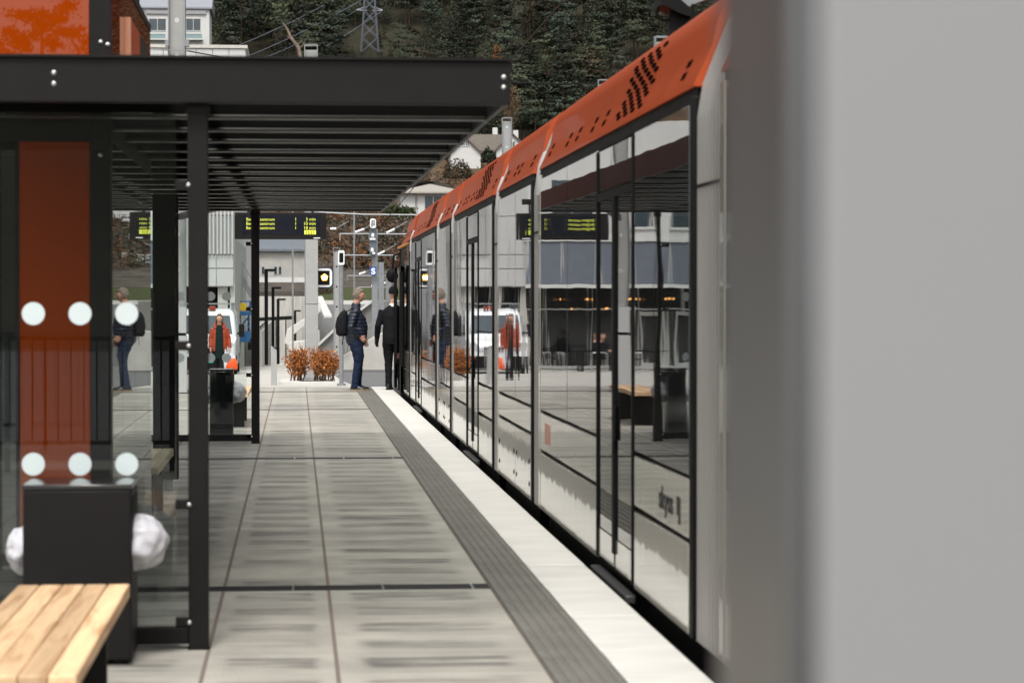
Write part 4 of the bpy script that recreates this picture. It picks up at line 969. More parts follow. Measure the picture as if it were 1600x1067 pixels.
for k in range(8): m.ball((-6.2-.55*k+random.uniform(-.2, .2), YB+1.9, zl-.45-random.choice((0, .35))), .05, n=8, m=6)
each(m, 'ceiling_lamp', warml, b_)
for x in (-9.7, -10.9):
    m = MB(); m.box(x-.5, x+.5, YB+1.9, YB+2.0, zg, zg+2.15); d = m.build('door', whitewall, b_); m = MB(); m.box(x-.36, x+.36, YB+1.88, YB+1.91, zg+.25, zg+2.0); m.build('door_glass', shopglass, d)
m = MB(); m.box(-12, atY(384, 80, 108).x, 108, 126, P(108)-1, atY(340, 76, 108).z); m.build('upper_block', whitewall, b_)
zt = atY(340, 76, 108).z; xe = atY(384, 80, 108).x
m = MB()
for k in range(10): m.box(xe-.72-k*.72, xe-.03-k*.72, 107.92, 108, zl+3, zt-.03)
m.build('seam_panel', whitepanel, b_, bevel=.01)
m = MB(); m.box(-12.1, xe+.08, 107.85, 126.2, zt, zt+.14); m.build('roof_edge', M('beige_roof_edge', (.42, .40, .36), .6), b_)
# receding concrete wall beside it
m = MB(); m.extr([(88.3, -1.6), (126, -2.4), (126, atX(394, 396, -2.24).z), (88.3, atX(367, 374, -2.24).z)], 'x', -2.40, -2.22); tag(m.build('concrete_wall', concrete), 'tall plain concrete wall running back from the white building', 'wall')
m = MB(); m.extr([(104, -1.5), (150, -2.6), (150, .42), (104, .30)], 'x', -1.72, -1.46); w_ = tag(m.build('path_wall', concrete), 'pale concrete wall beside the row of L-shaped lamps', 'wall')
m = MB()
m.tube([(-1.6, 104, .45), (-1.6, 150, .57)], .03, 6)
for k in range(8): m.tube([(-1.6, 104+k*6.5, .30), (-1.6, 104+k*6.5, .46)], .02, 6)
m.build('handrail', blackm, w_)
# steel stair leaning against the concrete wall
t = thing('steel_stair', 'galvanised steel stair slanting down in front of the concrete wall', 'stair', (-2, 100, 0))
A = atY(371, 424, 100); B = atY(394, 463, 100)
m = MB(); m.bar(A+Vector((0, -.4, 0)), B+Vector((0, -.4, 0)), .05, .2); m.bar(A+Vector((0, .4, 0)), B+Vector((0, .4, 0)), .05, .2); each(m, 'stringer', steel, t)
m = MB()
for k in range(12): p = A.lerp(B, (k+.5)/12); m.box(p.x-.12, p.x+.12, p.y-.4, p.y+.4, p.z-.015, p.z+.015)
m.build('treads', steel, t)
m = MB(); m.bar(A+Vector((0, -.4, .7)), B+Vector((0, -.4, .7)), .035); [m.bar(A.lerp(B, q)+Vector((0, -.4, 0)), A.lerp(B, q)+Vector((0, -.4, .7)), .03) for q in (0, .33, .66, 1)]; m.bar(A, A+Vector((-.8, 0, 0)), .8, .06); m.build('handrail', steel, t)
m = MB(); m.bar(B+Vector((0, .3, 0)), Vector((B.x, B.y+.3, P(100))), .08); m.bar(A+Vector((0, .3, 0)), Vector((A.x, A.y+.3, P(100))), .08); each(m, 'support', steel, t)
# blue scissor lift
Yq = 97; a = atY(370, 524, Yq); b = atY(391, 471, Yq); t = thing('scissor_lift', 'blue scissor lift with a yellow control box parked by the concrete wall', 'lift', ((a.x+b.x)/2, Yq, a.z))
zg = P(Yq); h0 = a.z
m = MB(); m.box(a.x, b.x, Yq-.9, Yq+.9, h0-.25, h0+.15); m.build('chassis', bluepaint, t, bevel=.02)
m = MB()
for y in (-.7, .7):
    for x in (a.x+.02, b.x-.02): m.tube([(x-.06, Yq+y, h0-.35), (x+.06, Yq+y, h0-.35)], .22, 14)
each(m, 'wheel', blackm, t)
m = MB()
for k in range(3):
    z = h0+.15+k*.22
    for x in (a.x+.08, b.x-.08): m.bar((x, Yq-.8, z), (x, Yq+.8, z+.22), .05, .07); m.bar((x+.03, Yq+.8, z), (x+.03, Yq-.8, z+.22), .05, .07)
m.bar((a.x+.05, Yq-.82, h0+.2), (b.x-.05, Yq-.82, h0+.75), .06); m.build('scissor_arms', bluepaint, t)
m = MB(); m.box(a.x-.02, b.x+.02, Yq-1, Yq+1, h0+.8, h0+.95); m.build('platform_deck', bluepaint, t)
m = MB()
for x in (a.x, b.x):
    for y in (-.95, 0, .95): m.bar((x, Yq+y, h0+.95), (x, Yq+y, b.z), .04)
    m.bar((x, Yq-.95, b.z), (x, Yq+.95, b.z), .04); m.bar((x, Yq-.95, h0+1.15), (x, Yq+.95, h0+1.15), .04)
for z in (b.z, h0+1.15): m.bar((a.x, Yq-.95, z), (b.x, Yq-.95, z), .04)
m.build('guard_rail', bluepaint, t)
m = MB(); m.extr([(a.x+.1, h0+.98), (b.x-.12, h0+1.0), (b.x-.08, h0+1.15), (b.x-.22, h0+1.3), (a.x+.15, h0+1.28)], 'y', Yq-.99, Yq-.8); m.build('control_box', yellowpaint, t, bevel=.02)
# ---- white van
VX, VY, VZ = -2.98, 80.0, P(82); t = thing('van', 'white panel van with roof rack and orange beacon parked before the building', 'van', (VX, VY, VZ))
def vrow(z, w): return [(VX-w, z), (VX+w, z)]
rg = []
for y, z0, zt, w in ((0, .42, .98, .86), (.06, .36, 1.05, .93), (.3, .34, 1.14, .98), (.75, .34, 1.24, 1.0), (1.0, .34, 1.40, 1.0), (1.55, .34, 2.02, .98), (1.95, .34, 2.16, .98), (2.6, .34, 2.20, 1.0), (4.9, .34, 2.20, 1.0), (5.2, .36, 2.14, .98)):
    pf = []
    ztw = min(zt, 1.25)
    for x, z in ((-w, z0), (-w, ztw-.05), (-w+.04*(zt > 1.3)*(zt-1.2), max(ztw, zt-.22)), (-w+.12*(zt > 1.3)+.02, zt-.04), (-w+.22, zt), (w-.22, zt), (w-.12*(zt > 1.3)-.02, zt-.04), (w-.04*(zt > 1.3)*(zt-1.2), max(ztw, zt-.22)), (w, ztw-.05), (w, z0)): pf.append((VX+x, VY+y, VZ+z))
    rg.append(pf)
m = MB(); m.rings(rg); m.build('body', vanwhite, t, sharp=50)
m = MB(); m.rings([[(VX-.86, VY+.93, VZ+1.37), (VX+.86, VY+.93, VZ+1.37), (VX+.86, VY+.99, VZ+1.37), (VX-.86, VY+.99, VZ+1.37)], [(VX-.76, VY+1.46, VZ+1.97), (VX+.76, VY+1.46, VZ+1.97), (VX+.76, VY+1.53, VZ+1.97), (VX-.76, VY+1.53, VZ+1.97)]]); ws = m.build('windscreen', winglass, t)
m = MB(); m.bar((VX-.7, VY+.95, VZ+1.40), (VX-.05, VY+.98, VZ+1.46), .02); m.bar((VX+.05, VY+.95, VZ+1.40), (VX+.7, VY+.98, VZ+1.46), .02); m.build('wiper', blackm, ws)
m = MB(); m.rings([[(VX-.88, VY-.06, VZ+z), (VX+.88, VY-.06, VZ+z), (VX+1.0, VY+.25, VZ+z), (VX-1.0, VY+.25, VZ+z)] for z in (.22, .62)]); m.build('bumper', blackm, t, bevel=.02)
m = MB(); m.extr(rrect(VX-.42, VX+.42, VZ+.66, VZ+.92, .05), 'y', VY-.045, VY+.05); gr = m.build('grille', blackm, t)
m = MB(); m.box(VX-.44, VX+.44, VY-.06, VY-.045, VZ+.90, VZ+.94).box(VX-.40, VX+.40, VY-.06, VY-.045, VZ+.64, VZ+.665); m.build('chrome_strip', lightmetal, gr)
for s in (-1, 1):
    m = MB(); m.extr([(VX+s*.5, VZ+.74), (VX+s*.84, VZ+.80), (VX+s*.9, VZ+1.10), (VX+s*.74, VZ+1.04), (VX+s*.52, VZ+.88)], 'y', VY-.02, VY+.22); m.build('headlight', M('headlight_glass', (.35, .37, .39), .08), t, bevel=.02)
    m = MB(); m.rings([[(VX+s*1.005, VY+y, VZ+z) for y, z in ((1.15, 1.3), (1.9, 1.3), (1.9, 1.95), (1.6, 1.95))], [(VX+s*.97, VY+y, VZ+z) for y, z in ((1.15, 1.3), (1.9, 1.3), (1.9, 1.95), (1.6, 1.95))]]); m.build('side_window', winglass, t)
    m = MB(); m.bar((VX+s*.98, VY+1.25, VZ+1.35), (VX+s*1.15, VY+1.2, VZ+1.4), .06); m.extr(rrect(VX+s*1.16-.09, VX+s*1.16+.09, VZ+1.25, VZ+1.68, .05), 'y', VY+1.1, VY+1.24); m.build('wing_mirror', blackm, t)
    for y in (.85, 4.2):
        m = MB(); m.tube([(VX+s*.78, VY+y, VZ+.34), (VX+s*1.015, VY+y, VZ+.34)], .34, 22); wh = m.build('wheel', blackm, t); m = MB(); m.tube([(VX+s*1.0, VY+y, VZ+.34), (VX+s*1.022, VY+y, VZ+.34)], .2, 16); m.build('rim', steel, wh)
m = MB(); m.box(VX-.26, VX+.26, VY-.075, VY-.058, VZ+.42, VZ+.53); m.build('number_plate', teal, t)
m = MB()
for y in (1.9, 3.2, 4.6):
    m.bar((VX-.85, VY+y, VZ+2.36), (VX+.85, VY+y, VZ+2.36), .05)
    for s in (-1, 1): m.bar((VX+s*.82, VY+y, VZ+2.15), (VX+s*.82, VY+y, VZ+2.37), .04)
for s in (-1, 1): m.bar((VX+s*.82, VY+1.8, VZ+2.37), (VX+s*.82, VY+4.7, VZ+2.37), .04)
m.build('roof_rack', steel, t)
m = MB(); m.box(VX+.06, VX+.28, VY+1.75, VY+1.9, VZ+2.14, VZ+2.28); m.build('beacon', M('dark_orange_beacon', (.22, .025, .01), .3), t, bevel=.02)
# ---- cafe furniture seen in the tram's reflection
def cafe_chair(x, y, rz, label):
    t = thing('cafe_chair', label, 'chair', (x, y, P(y)), rz, 'cafe chairs before the shop windows')
    L = lambda: MB(local=True)
    m = L(); m.box(-.22, .22, -.22, .22, .43, .46); m.build('seat', blackm, t, bevel=.01)
    m = L(); m.box(-.22, .22, -.24, -.21, .46, .85); m.build('backrest', blackm, t, bevel=.01)
    for s in (-1, 1):
        m = L(); m.tube([(s*.25, .22, 0), (s*.25, .22, .6), (s*.25, .14, .68), (s*.25, -.14, .68), (s*.25, -.22, .6), (s*.25, -.22, 0)], .02, 8); m.build('arm_frame', lightmetal, t)
    return t
for i, (x, y, rz, lb) in enumerate(((-6.9, 84.2, R(90), 'black cafe chair with steel arms, occupied, before the shop windows'), (-8.3, 84.3, R(-70), 'empty black cafe chair left of the seated guest'), (-5.4, 85.3, R(160), 'empty black cafe chair closest to the van'))): cafe_chair(x, y, rz, lb)
t = thing('cafe_table', 'long dark cafe table before the shop windows', 'table', (-8, 85.4, P(85)))
m = MB(); m.box(-9.4, -6.2, 85.1, 85.8, P(85)+.70, P(85)+.74); m.build('tabletop', blackm, t)
for x in (-9.2, -6.4):
    m = MB(); m.box(x-.03, x+.03, 85.15, 85.75, P(85), P(85)+.7); m.build('leg', blackm, t)
JS = dict(pelvis=(0, 0, .52), neck=(0, .02, 1.02), head=(0, .05, 1.25), hem=.48)
t = thing('person', 'guest in dark clothes sitting on a cafe chair before the shop windows', 'person', (-6.9, 84.2, P(84.2)), R(90))
g = MB(local=True); g.loft([((0, -.04, .46), .17, .13), ((0, -.02, .65), .16, .13), ((0, 0, .9), .2, .12), ((0, .01, 1.02), .1, .08), ((0, .03, 1.12), .06, .06)], 18)
for s in (-1, 1):
    g.tube([(s*.1, -.02, .52), (s*.11, .4, .52), (s*.11, .42, .1)], [.09, .075, .05], 12); g.tube([(s*.2, .0, .98), (s*.25, .05, .72), (s*.12, .28, .72)], [.06, .05, .035], 10); hand(g, (s*.12, .28, .72), (-s*.3, 1, 0), (0, 0, -1), .6, 1, s)
head_mesh(g, (0, .05, 1.24), 0)
fuse(g, 'body', skin, t, .010, 2)
g = MB(local=True); g.loft([((0, -.04, .45), .19, .15), ((0, -.02, .65), .18, .15), ((0, 0, .9), .22, .14), ((0, .01, 1.04), .1, .09)], 18)
for s in (-1, 1): g.tube([(s*.2, .0, .98), (s*.25, .05, .72), (s*.13, .26, .72)], [.075, .065, .05], 10)
fuse(g, 'jacket', blackcloth, t, .012, 2)
g = MB(local=True)
for s in (-1, 1): g.tube([(s*.1, -.06, .52), (s*.11, .4, .53), (s*.11, .42, .1)], [.1, .088, .065], 12)
fuse(g, 'trousers', blackcloth, t, .012, 2)
hair_cap(t, dict(head=(0, .05, 1.24)), hairbrown, 120, 0, 3)
for s in (-1, 1): m = MB(local=True); shoe(m, (s*.11, .42), 0); m.build('shoe', leather, t)
# ================================================================== FAR THINGS
def slab(name, label, cat, pts, Y, th, m):
    q = [atY(px, py, Y) for px, py in pts]; mb = MB(); mb.extr([(p.x, p.z) for p in q], 'y', Y, Y+th); return tag(mb.build(name, m, bevel=.03), label, cat)
slab('retaining_wall', 'long board marked concrete retaining wall below the grey hall', 'wall', [(330, 463), (484, 463), (484, 575), (330, 575)], 203.6, .6, boardconc)
m = MB(); a = atY(385, 500, 200); b = atY(462, 496, 200); t = thing('path_railing', 'black horizontal railing in front of the retaining wall', 'railing', (a.x, 200, a.z))
m.bar(a, b, .28, .3); m.build('rail', blackm, t); m = MB()
for k in range(6): p = a.lerp(b, k/5); m.bar(p, (p.x, 200, P(200)), .1)
each(m, 'post', blackm, t)
slab('stair_parapet', 'white angular stair parapet left of the clad mast', 'wall', [(444, 536), (449, 514), (478, 496), (478, 508), (459, 523), (454, 541)], 165, .5, whiteconc)
slab('stair_parapet', 'small white parapet end right of the clad mast', 'wall', [(495, 470), (501, 472.5), (502, 495), (496, 500)], 168, .5, whiteconc)
slab('stair_parapet', 'low white parapet block at the foot of the clad mast', 'wall', [(494, 515), (499, 516), (500, 537), (494, 540)], 120, .5, whiteconc)
slab('stair_flight', 'white stair flight under the angular parapet', 'stair', [(452, 535), (478, 532), (478, 550), (450, 548)], 160, 3, whiteconc)
slab('ramp_wall', 'pale concrete ramp wall rising behind the waiting man', 'wall', [(500, 579), (500, 574), (528, 561), (547, 549), (590, 522), (640, 505), (640, 579)], 86, .35, concrete)
slab('ramp_wall', 'grey upper ramp wall with a white coping behind the backpack', 'wall', [(494, 575), (497, 541), (531, 509), (545, 499), (585, 470), (640, 470), (640, 575)], 109.6, .35, M('dark_grey_ramp_concrete', (.19, .185, .175), .85, 0, .2, 1.2))
q = [atY(px, py, 109.6) for px, py in ((495, 541), (531, 507), (545, 497), (585, 468))]; m = MB()
for u, v in zip(q, q[1:]): m.bar(u, v, .4, .10)
m.build('coping', whiteconc, bpy.data.objects['ramp_wall.001'])
m = MB(); q = [atY(px, py, 85.8) for px, py in ((522, 540), (545, 528), (585, 503))]
for u, v in zip(q, q[1:]): m.bar(u, v, .05)
for k in range(6): p = q[0].lerp(q[1], k/5); m.bar(p, p-Vector((0, 0, .45)), .04)
tag(m.build('ramp_handrail', steel), 'thin steel handrail along the pale ramp wall', 'handrail')
m = MB(); rg = []
for y in (150, 205): rg.append([(1.7, y, T(6, y)-.3), (1.7, y, T(6, y)+.12), (2.2, y, T(6, y)+.12), (2.2, y, T(6, y)-.3)])
struct(m.rings(rg).build('kerb', whiteconc))
m = MB(); a = atY(500, 479, 193); m.box(a.x, 30, 193, 193.6, T(6, 193)-.2, T(6, 193)+.32); struct(m.build('kerb', whiteconc))
slab('viaduct_wall', 'beige concrete road wall on the bank above the cab', 'wall', [(588, 418), (640, 402), (700, 395), (700, 432), (640, 425), (600, 421)], 236, 1.5, concrete)
# grey hall with vertical boards
YH = 215; t = thing('concrete_hall', 'low grey hall with vertical boards, three small windows and slate roof', 'building', (atY(435, 430, YH).x, 220, 2.4))
a = atY(388, 433, YH); b = atY(480, 393, YH)
m = MB(); m.box(a.x, b.x, YH, YH+14, 2.0, b.z); m.build('wall', whitepanel, t)
m = MB()
for k in range(34): x = a.x+(b.x-a.x)*(k+.5)/34; m.box(x-.055, x+.055, YH-.08, YH, a.z, b.z-.02)
m.build('board_battens', concrete, t)
m = MB(); m.box(a.x, b.x, YH-.14, YH-.01, atY(0, 455, YH).z, a.z-.02); m.build('plinth', whitewall, t)
for px in (391, 409, 428.5, 435.5):
    p = atY(px, 428, YH-.1); q = atY(px+4, 417, YH-.1); m = MB(); m.box(p.x, q.x, YH-.11, YH-.085, p.z, q.z); w_ = m.build('window', winglass, t); m = MB(); m.box(p.x-.03, q.x+.03, YH-.13, YH-.085, p.z-.05, p.z); m.build('sill', steel, w_)
m = MB(); m.extr([(YH-.5, b.z), (YH-.5, b.z+.2), (YH+7, b.z+1.35), (YH+14.5, b.z+.2), (YH+14.5, b.z)], 'x', a.x-.4, b.x+.4); m.build('roof', M('slate_blue_roof', (.12, .135, .155), .6, 0, .15, 3), t)
# far masts with arms, sign and signal
def smast(label, px, Y, pt, w, extra=None):
    x = atY(px, 470, Y).x; zt = atY(px, pt, Y).z; z0 = P(Y) if Y < 108 else T(x, Y); t = thing('line_mast', label, 'mast', (x, Y, z0), 0, 'slim far line masts'); m = MB(); m.box(x-w/2, x+w/2, Y-w/2, Y+w/2, z0, zt); m.build('pole', steel, t); m = MB(); m.box(x-w*.8, x+w*.8, Y-w*.8, Y+w*.8, z0, z0+.05); m.build('base_plate', steel, t); return t, x
t, x = smast('grey mast carrying the blue S sign and a small orange signal', 585.5, 92, 358, .22)
m = MB(); p = atY(577.5, 400, 91.8); q = atY(587.5, 358, 91.8); m.box(p.x, q.x, 91.7, 91.85, p.z, q.z); m.build('equipment_plate', M('blue_grey_plate', (.10, .12, .14), .5), t)
m = MB(); p = atY(578, 357, 91.8); q = atY(587, 342, 91.8); m.extr(rrect(p.x, q.x, p.z, q.z, .08), 'y', 91.6, 91.8); m.build('white_lamp_box', signwhite, t)
m = MB(); a_ = atY(582.5, 346, 91.58); m.tube([atY(581, 354, 91.58), atY(581.5, 345, 91.5), atY(584.5, 344, 91.5), atY(584.5, 352, 91.58)], .02, 6); m.build('cable', blackm, t)
m = MB()
for px, py in ((582.5, 368), (580, 374), (584.5, 374), (581.5, 391), (584, 396)): m.ball(atY(px, py, 91.65), .06, .05, .09 if py < 370 or py == 391 else .05, 8, 6)
each(m, 'insulator', signwhite, t)
p = atY(578, 430, 91.7); q = atY(588.2, 417, 91.7); m = MB(); m.box(p.x, q.x, 91.68, 91.72, p.z, q.z); sg = m.build('sign_plate', signblue, t)
c = atY(583.2, 428.2, 91.66); zb = P(92)
text('S', .31, signwhite, lambda X_, Y_, Z_: (c.x+X_, 91.67-Z_, c.z+Y_), 'sign_letter', sg, 1.1, 'CENTER', .004, Vector((x, 92, zb)), .012)
p = atY(583, 554, 91.6); q = atY(589, 540, 91.6); m = MB(); m.extr(rrect(p.x, q.x, p.z, q.z, .04), 'y', 91.6, 91.85); sb = m.build('signal_box', signwhite, t)
m = MB(); m.box(p.x+.025, q.x-.025, 91.585, 91.6, p.z+.04, q.z-.04); m.build('signal_window', blackm, sb)
c = atY(586, 545, 91.58); m = MB(); m.disc((c.x, 91.57, c.z), .055, t=.012); m.build('signal_lamp', ledw, sb)
m = MB(); [m.disc((x+.0, 91.88, z), .05, t=.01) for z in (-.5, -.2, .1)]; each(m, 'bolt_hole', blackm, t)
smast('grey mast immediately right of the S sign mast', 595.5, 98, 410, .22)
smast('far grey mast nearest to the cab roof', 607, 120, 425, .28)
smast('thin black mast rising above the head of the waiting man', 553.5, 130, 331, .09)
smast('thin black mast left of the clad mast, against the grey hall', 457.5, 140, 330, .10)
# cantilever arms with white insulators hung between the masts
def arm(label, Y, x0, x1, py, ins):
    a = atY(x0, py, Y); b = atY(x1, py, Y); t = thing('cantilever_arm', label, 'line arm', (a.x, Y, a.z), 0, 'overhead line cantilever arms')
    m = MB(); m.tube([a, b], .027, 8); m.build('tube', steel, t)
    for (p, q), (r_, s_) in ins:
        m = MB(); m.tube([atY(p, q, Y), atY(r_, s_, Y)], .042, 8); i = m.build('insulator', signwhite, t)
        m = MB(); u = atY(r_, s_, Y); m.tube([u, u+Vector((.5, 0, .12 if s_ > q else .3))], .013, 6); m.build('stay', steel, i)
    m = MB(); m.bar(a, a-Vector((0, 0, .25)), .05); m.bar(b, b-Vector((0, 0, .2)), .05); m.build('hanger', steel, t)
arm('overhead arm with a steep white insulator, level with the white lamp box', 92, 531, 577, 365.5, [((555, 363), (569, 358)), ((516, 357.5), (525, 357.5))])
arm('overhead arm behind the white lamp box reaching towards the tram roof', 92, 588, 640, 366, [((604, 364), (616.5, 358))])
arm('overhead arm crossing just above the S sign', 98, 537, 618, 399, [((590, 398), (601, 392.5))])
arm('overhead arm below the S sign, beside the laughing man', 120, 543, 618, 431, [((561, 428.5), (571, 425)), ((580, 447), (588, 444))])
arm('lowest faint overhead arm in the row', 150, 560, 618, 449, [((594, 445), (603, 441.5))])
m = MB()
for y0, x0, z0, y1, x1, z1, r_ in ((8, 3.2, 5.55, 36, 3.15, 5.15, .011), (36, 3.15, 5.15, 92, 3.3, 4.6, .012), (8, 3.2, 6.9, 36, 3.15, 6.2, .009)):
    m.tube([(x0+(x1-x0)*k/8, y0+(y1-y0)*k/8, z0+(z1-z0)*k/8-.12*math.sin(math.pi*k/8)) for k in range(9)], r_, 6)
tag(m.build('contact_wire', blackm), 'dark overhead contact wire running above the tram', 'wire')
p = atY(700, 126, 75); q = atY(1000, 131, 75); m = MB(); m.tube([p, p.lerp(q, .5)-Vector((0, 0, .05)), q], .02, 6); tag(m.build('span_wire', blackm), 'thin level span wire crossing the forest above the tram', 'wire')
p = atY(480, 331, 100); q = atY(660, 336, 100); m = MB(); m.tube([p, p.lerp(q, .5)-Vector((0, 0, .05)), q], .03, 6); tag(m.build('span_wire', steel), 'pale level span wire just under the shelter canopy edge', 'wire')
p = atY(292, 80, 42.4); q = atY(388, 93, 60); m = MB(); m.tube([p, p.lerp(q, .5)-Vector((0, 0, .03)), q], .012, 6); tag(m.build('guy_wire', blackm), 'dark guy wire leading right from the round-holed mast', 'wire')
# houses on the slope
def house(name, label, x0, x1, Y, D, zb, zw, roofh, gable, wallm, roofm, wins, over=.4, chim=True):
    t = thing(name, label, 'house', ((x0+x1)/2, Y, zb)); m = MB()
    if gable == 'front': m.extr([(x0, zb-6), (x1, zb-6), (x1, zw), ((x0+x1)/2, zw+roofh), (x0, zw)], 'y', Y, Y+D)
    else: m.box(x0, x1, Y, Y+D, zb-6, zw)
    m.build('wall', wallm, t); m = MB(); c = (x0+x1)/2
    if gable == 'front':
        s = roofh/(c-x0)
        for q in (-1, 1):
            e = c+q*(c-x0+over); m.extr([(c, zw+roofh+.05), (e, zw-over*s+.05), (e, zw-over*s+.3), (c, zw+roofh+.35)], 'y', Y-over, Y+D+over)
    elif gable == 'hip':
        i = D*.5; m.rings([[(x0-over, Y-over, zw), (x1+over, Y-over, zw), (x1+over, Y+D+over, zw), (x0-over, Y+D+over, zw)], [(x0-over, Y-over, zw+.2), (x1+over, Y-over, zw+.2), (x1+over, Y+D+over, zw+.2), (x0-over, Y+D+over, zw+.2)], [(x0+i, Y+D/2-.1, zw+roofh), (x1-i, Y+D/2-.1, zw+roofh), (x1-i, Y+D/2+.1, zw+roofh), (x0+i, Y+D/2+.1, zw+roofh)]])
    else: m.extr([(Y-over, zw), (Y-over, zw+.25), (Y+D/2, zw+roofh), (Y+D+over, zw+.25), (Y+D+over, zw)], 'x', x0-over, x1+over)
    rf = m.build('roof', roofm, t)
    if chim: m = MB(); m.box(c+.6, c+1.4, Y+D/2, Y+D/2+.8, zw+roofh*.5, zw+roofh+1.1); m.build('chimney', whitewall, rf)
    for a, b in wins:
        p = atY(*a, Y-.02); q = atY(*b, Y-.02); m = MB(); m.box(p.x, q.x, Y-.06, Y-.02, min(p.z, q.z), max(p.z, q.z)); w_ = m.build('window', winglass, t)
        m = MB(); zl_, zh = min(p.z, q.z), max(p.z, q.z); m.box(p.x-.09, q.x+.09, Y-.10, Y-.03, zl_-.1, zl_).box((p.x+q.x)/2-.04, (p.x+q.x)/2+.04, Y-.09, Y-.05, zl_, zh).box(p.x-.09, q.x+.09, Y-.10, Y-.03, zh, zh+.1); m.build('frame', whitewall, w_)
    return t
def house_px(name, label, px0, px1, Y, D, pb, pw, ph, gable, wallm, roofm, wins, **k):
    a = atY(px0, pb, Y); b = atY(px1, pw, Y); h = atY(px0, ph, Y); return house(name, label, a.x, b.x, Y, D, a.z, b.z, h.z-b.z, gable, wallm, roofm, wins, **k)
house_px('apartment_house', 'white apartment house with grey roof and balconies at the upper left', 222, 327, 420, 12, 110, 15, -22, 'side', whitewall, M('pale_grey_roof', (.22, .23, .255), .6, 0, .08, 3), [((233, 48), (259, 30)), ((291, 48), (313, 30)), ((238, 74), (258, 70)), ((293, 74), (313, 70))], chim=False, over=.5)
ap = bpy.data.objects['apartment_house']
for p, q in (((232, 61), (259, 54.5)), ((290, 61), (316, 54.5))):
    a = atY(*p, 419.6); b = atY(*q, 419.6); m = MB(); m.box(a.x, b.x, 418.9, 419.0, a.z, b.z); bal = m.build('balcony_glass', M('pale_green_glass', (.20, .29, .29), .15), ap); m = MB(); m.box(a.x-.1, b.x+.1, 418.8, 420, a.z-.25, a.z-.02).box(a.x-.05, b.x+.05, 418.85, 418.95, b.z, b.z+.12); m.build('balcony_slab', whitewall, bal)
m = MB(); a = atY(228, 22, 419.9); b = atY(322, 17, 419.9); m.box(a.x, b.x, 419.7, 419.95, a.z, b.z); m.build('eaves_board', M('grey_eaves', (.28, .28, .29), .6), ap)
house_px('gable_house', 'white gabled house with brown roof beside the canopy end', 704, 751, 372, 11, 250, 240, 217, 'front', whitewall, roofbrown, [((722, 228), (726, 221)), ((728, 228), (732, 221))], chim=False)
house_px('long_house', 'brown roofed house behind the white gable', 735, 800, 388, 9, 250, 238, 207, 'side', whitewall, roofbrown, [], over=.6)
house_px('gable_house', 'white gabled house between the holed mast and the tram roof', 775, 826, 384, 10, 255, 236, 211, 'front', whitewall, roofbrown, [((798, 235), (804, 222))])
house_px('bungalow', 'white bungalow with a pale grey hipped roof above the tram', 626, 722, 325, 11, 336, 303, 281, 'hip', whitewall, M('pale_roof_tile', (.30, .28, .25), .8, 0, .12, 2), [((649, 332), (652, 306)), ((664, 330), (690, 306))], chim=False, over=.9)
# lattice pylon
YPY = 450; c = atY(577.5, 60, YPY); zb = T(c.x, YPY); t = thing('power_pylon', 'tall dark lattice power pylon on the forest slope', 'pylon', (c.x, YPY, zb)); m = MB(); ht = 20.0
dk = M('weathered_pylon_steel', (.11, .12, .145), .6, .1)
def wd(z): return 1.62*(1-z/ht)+.22*(z/ht)
lv = [0, 2.8, 5.4, 7.8, 10, 12, 14, 15.6, 17.2, 18.6, 20]
for sx in (-1, 1):
    for sy in (-1, 1): m.bar((c.x+sx*wd(0), YPY+sy*wd(0), zb), (c.x+sx*wd(ht), YPY+sy*wd(ht), zb+ht), .22)
each(m, 'leg', dk, t); m = MB()
for z0, z1 in zip(lv, lv[1:]):
    for s in (-1, 1):
        m.bar((c.x-wd(z0), YPY+s*wd(z0), zb+z0), (c.x+wd(z1), YPY+s*wd(z1), zb+z1), .09); m.bar((c.x+wd(z0), YPY+s*wd(z0), zb+z0), (c.x-wd(z1), YPY+s*wd(z1), zb+z1), .11)
        m.bar((c.x+s*wd(z0), YPY-wd(z0), zb+z0), (c.x+s*wd(z1), YPY+wd(z1), zb+z1), .11)
m.build('bracing', dk, t)
za = atY(577.5, 17, YPY).z
m = MB()
for s in (-1, 1):
    for k in (0, 4.2): m.bar((c.x+s*.5, YPY, za+k), (c.x+s*2.4, YPY, za+k+.1), .14); m.bar((c.x+s*.5, YPY, za+k+.75), (c.x+s*2.4, YPY, za+k+.14), .11)
each(m, 'crossarm', M('pale_pylon_steel', (.35, .37, .42), .5), t)
for i, (s, k, ex, ey) in enumerate(((-1, 0, 395, 92), (1, 0, 440, 105), (-1, 4.2, 310, 90), (1, 4.2, 350, 100))):
    p = Vector((c.x+s*2.4, YPY, za+k)); q = atY(ex-60, ey+25, 420); m = MB(); m.tube([p.lerp(q, j/8)-Vector((0, 0, 1.2*math.sin(math.pi*j/8))) for j in range(9)], .06, 5)
    tag(m.build('power_line', dk), ('lower left', 'lower right', 'upper left', 'upper right')[i]+' thin power line sloping down from the pylon arm', 'power line', 'power lines on the pylon')
c_pyl = c.x
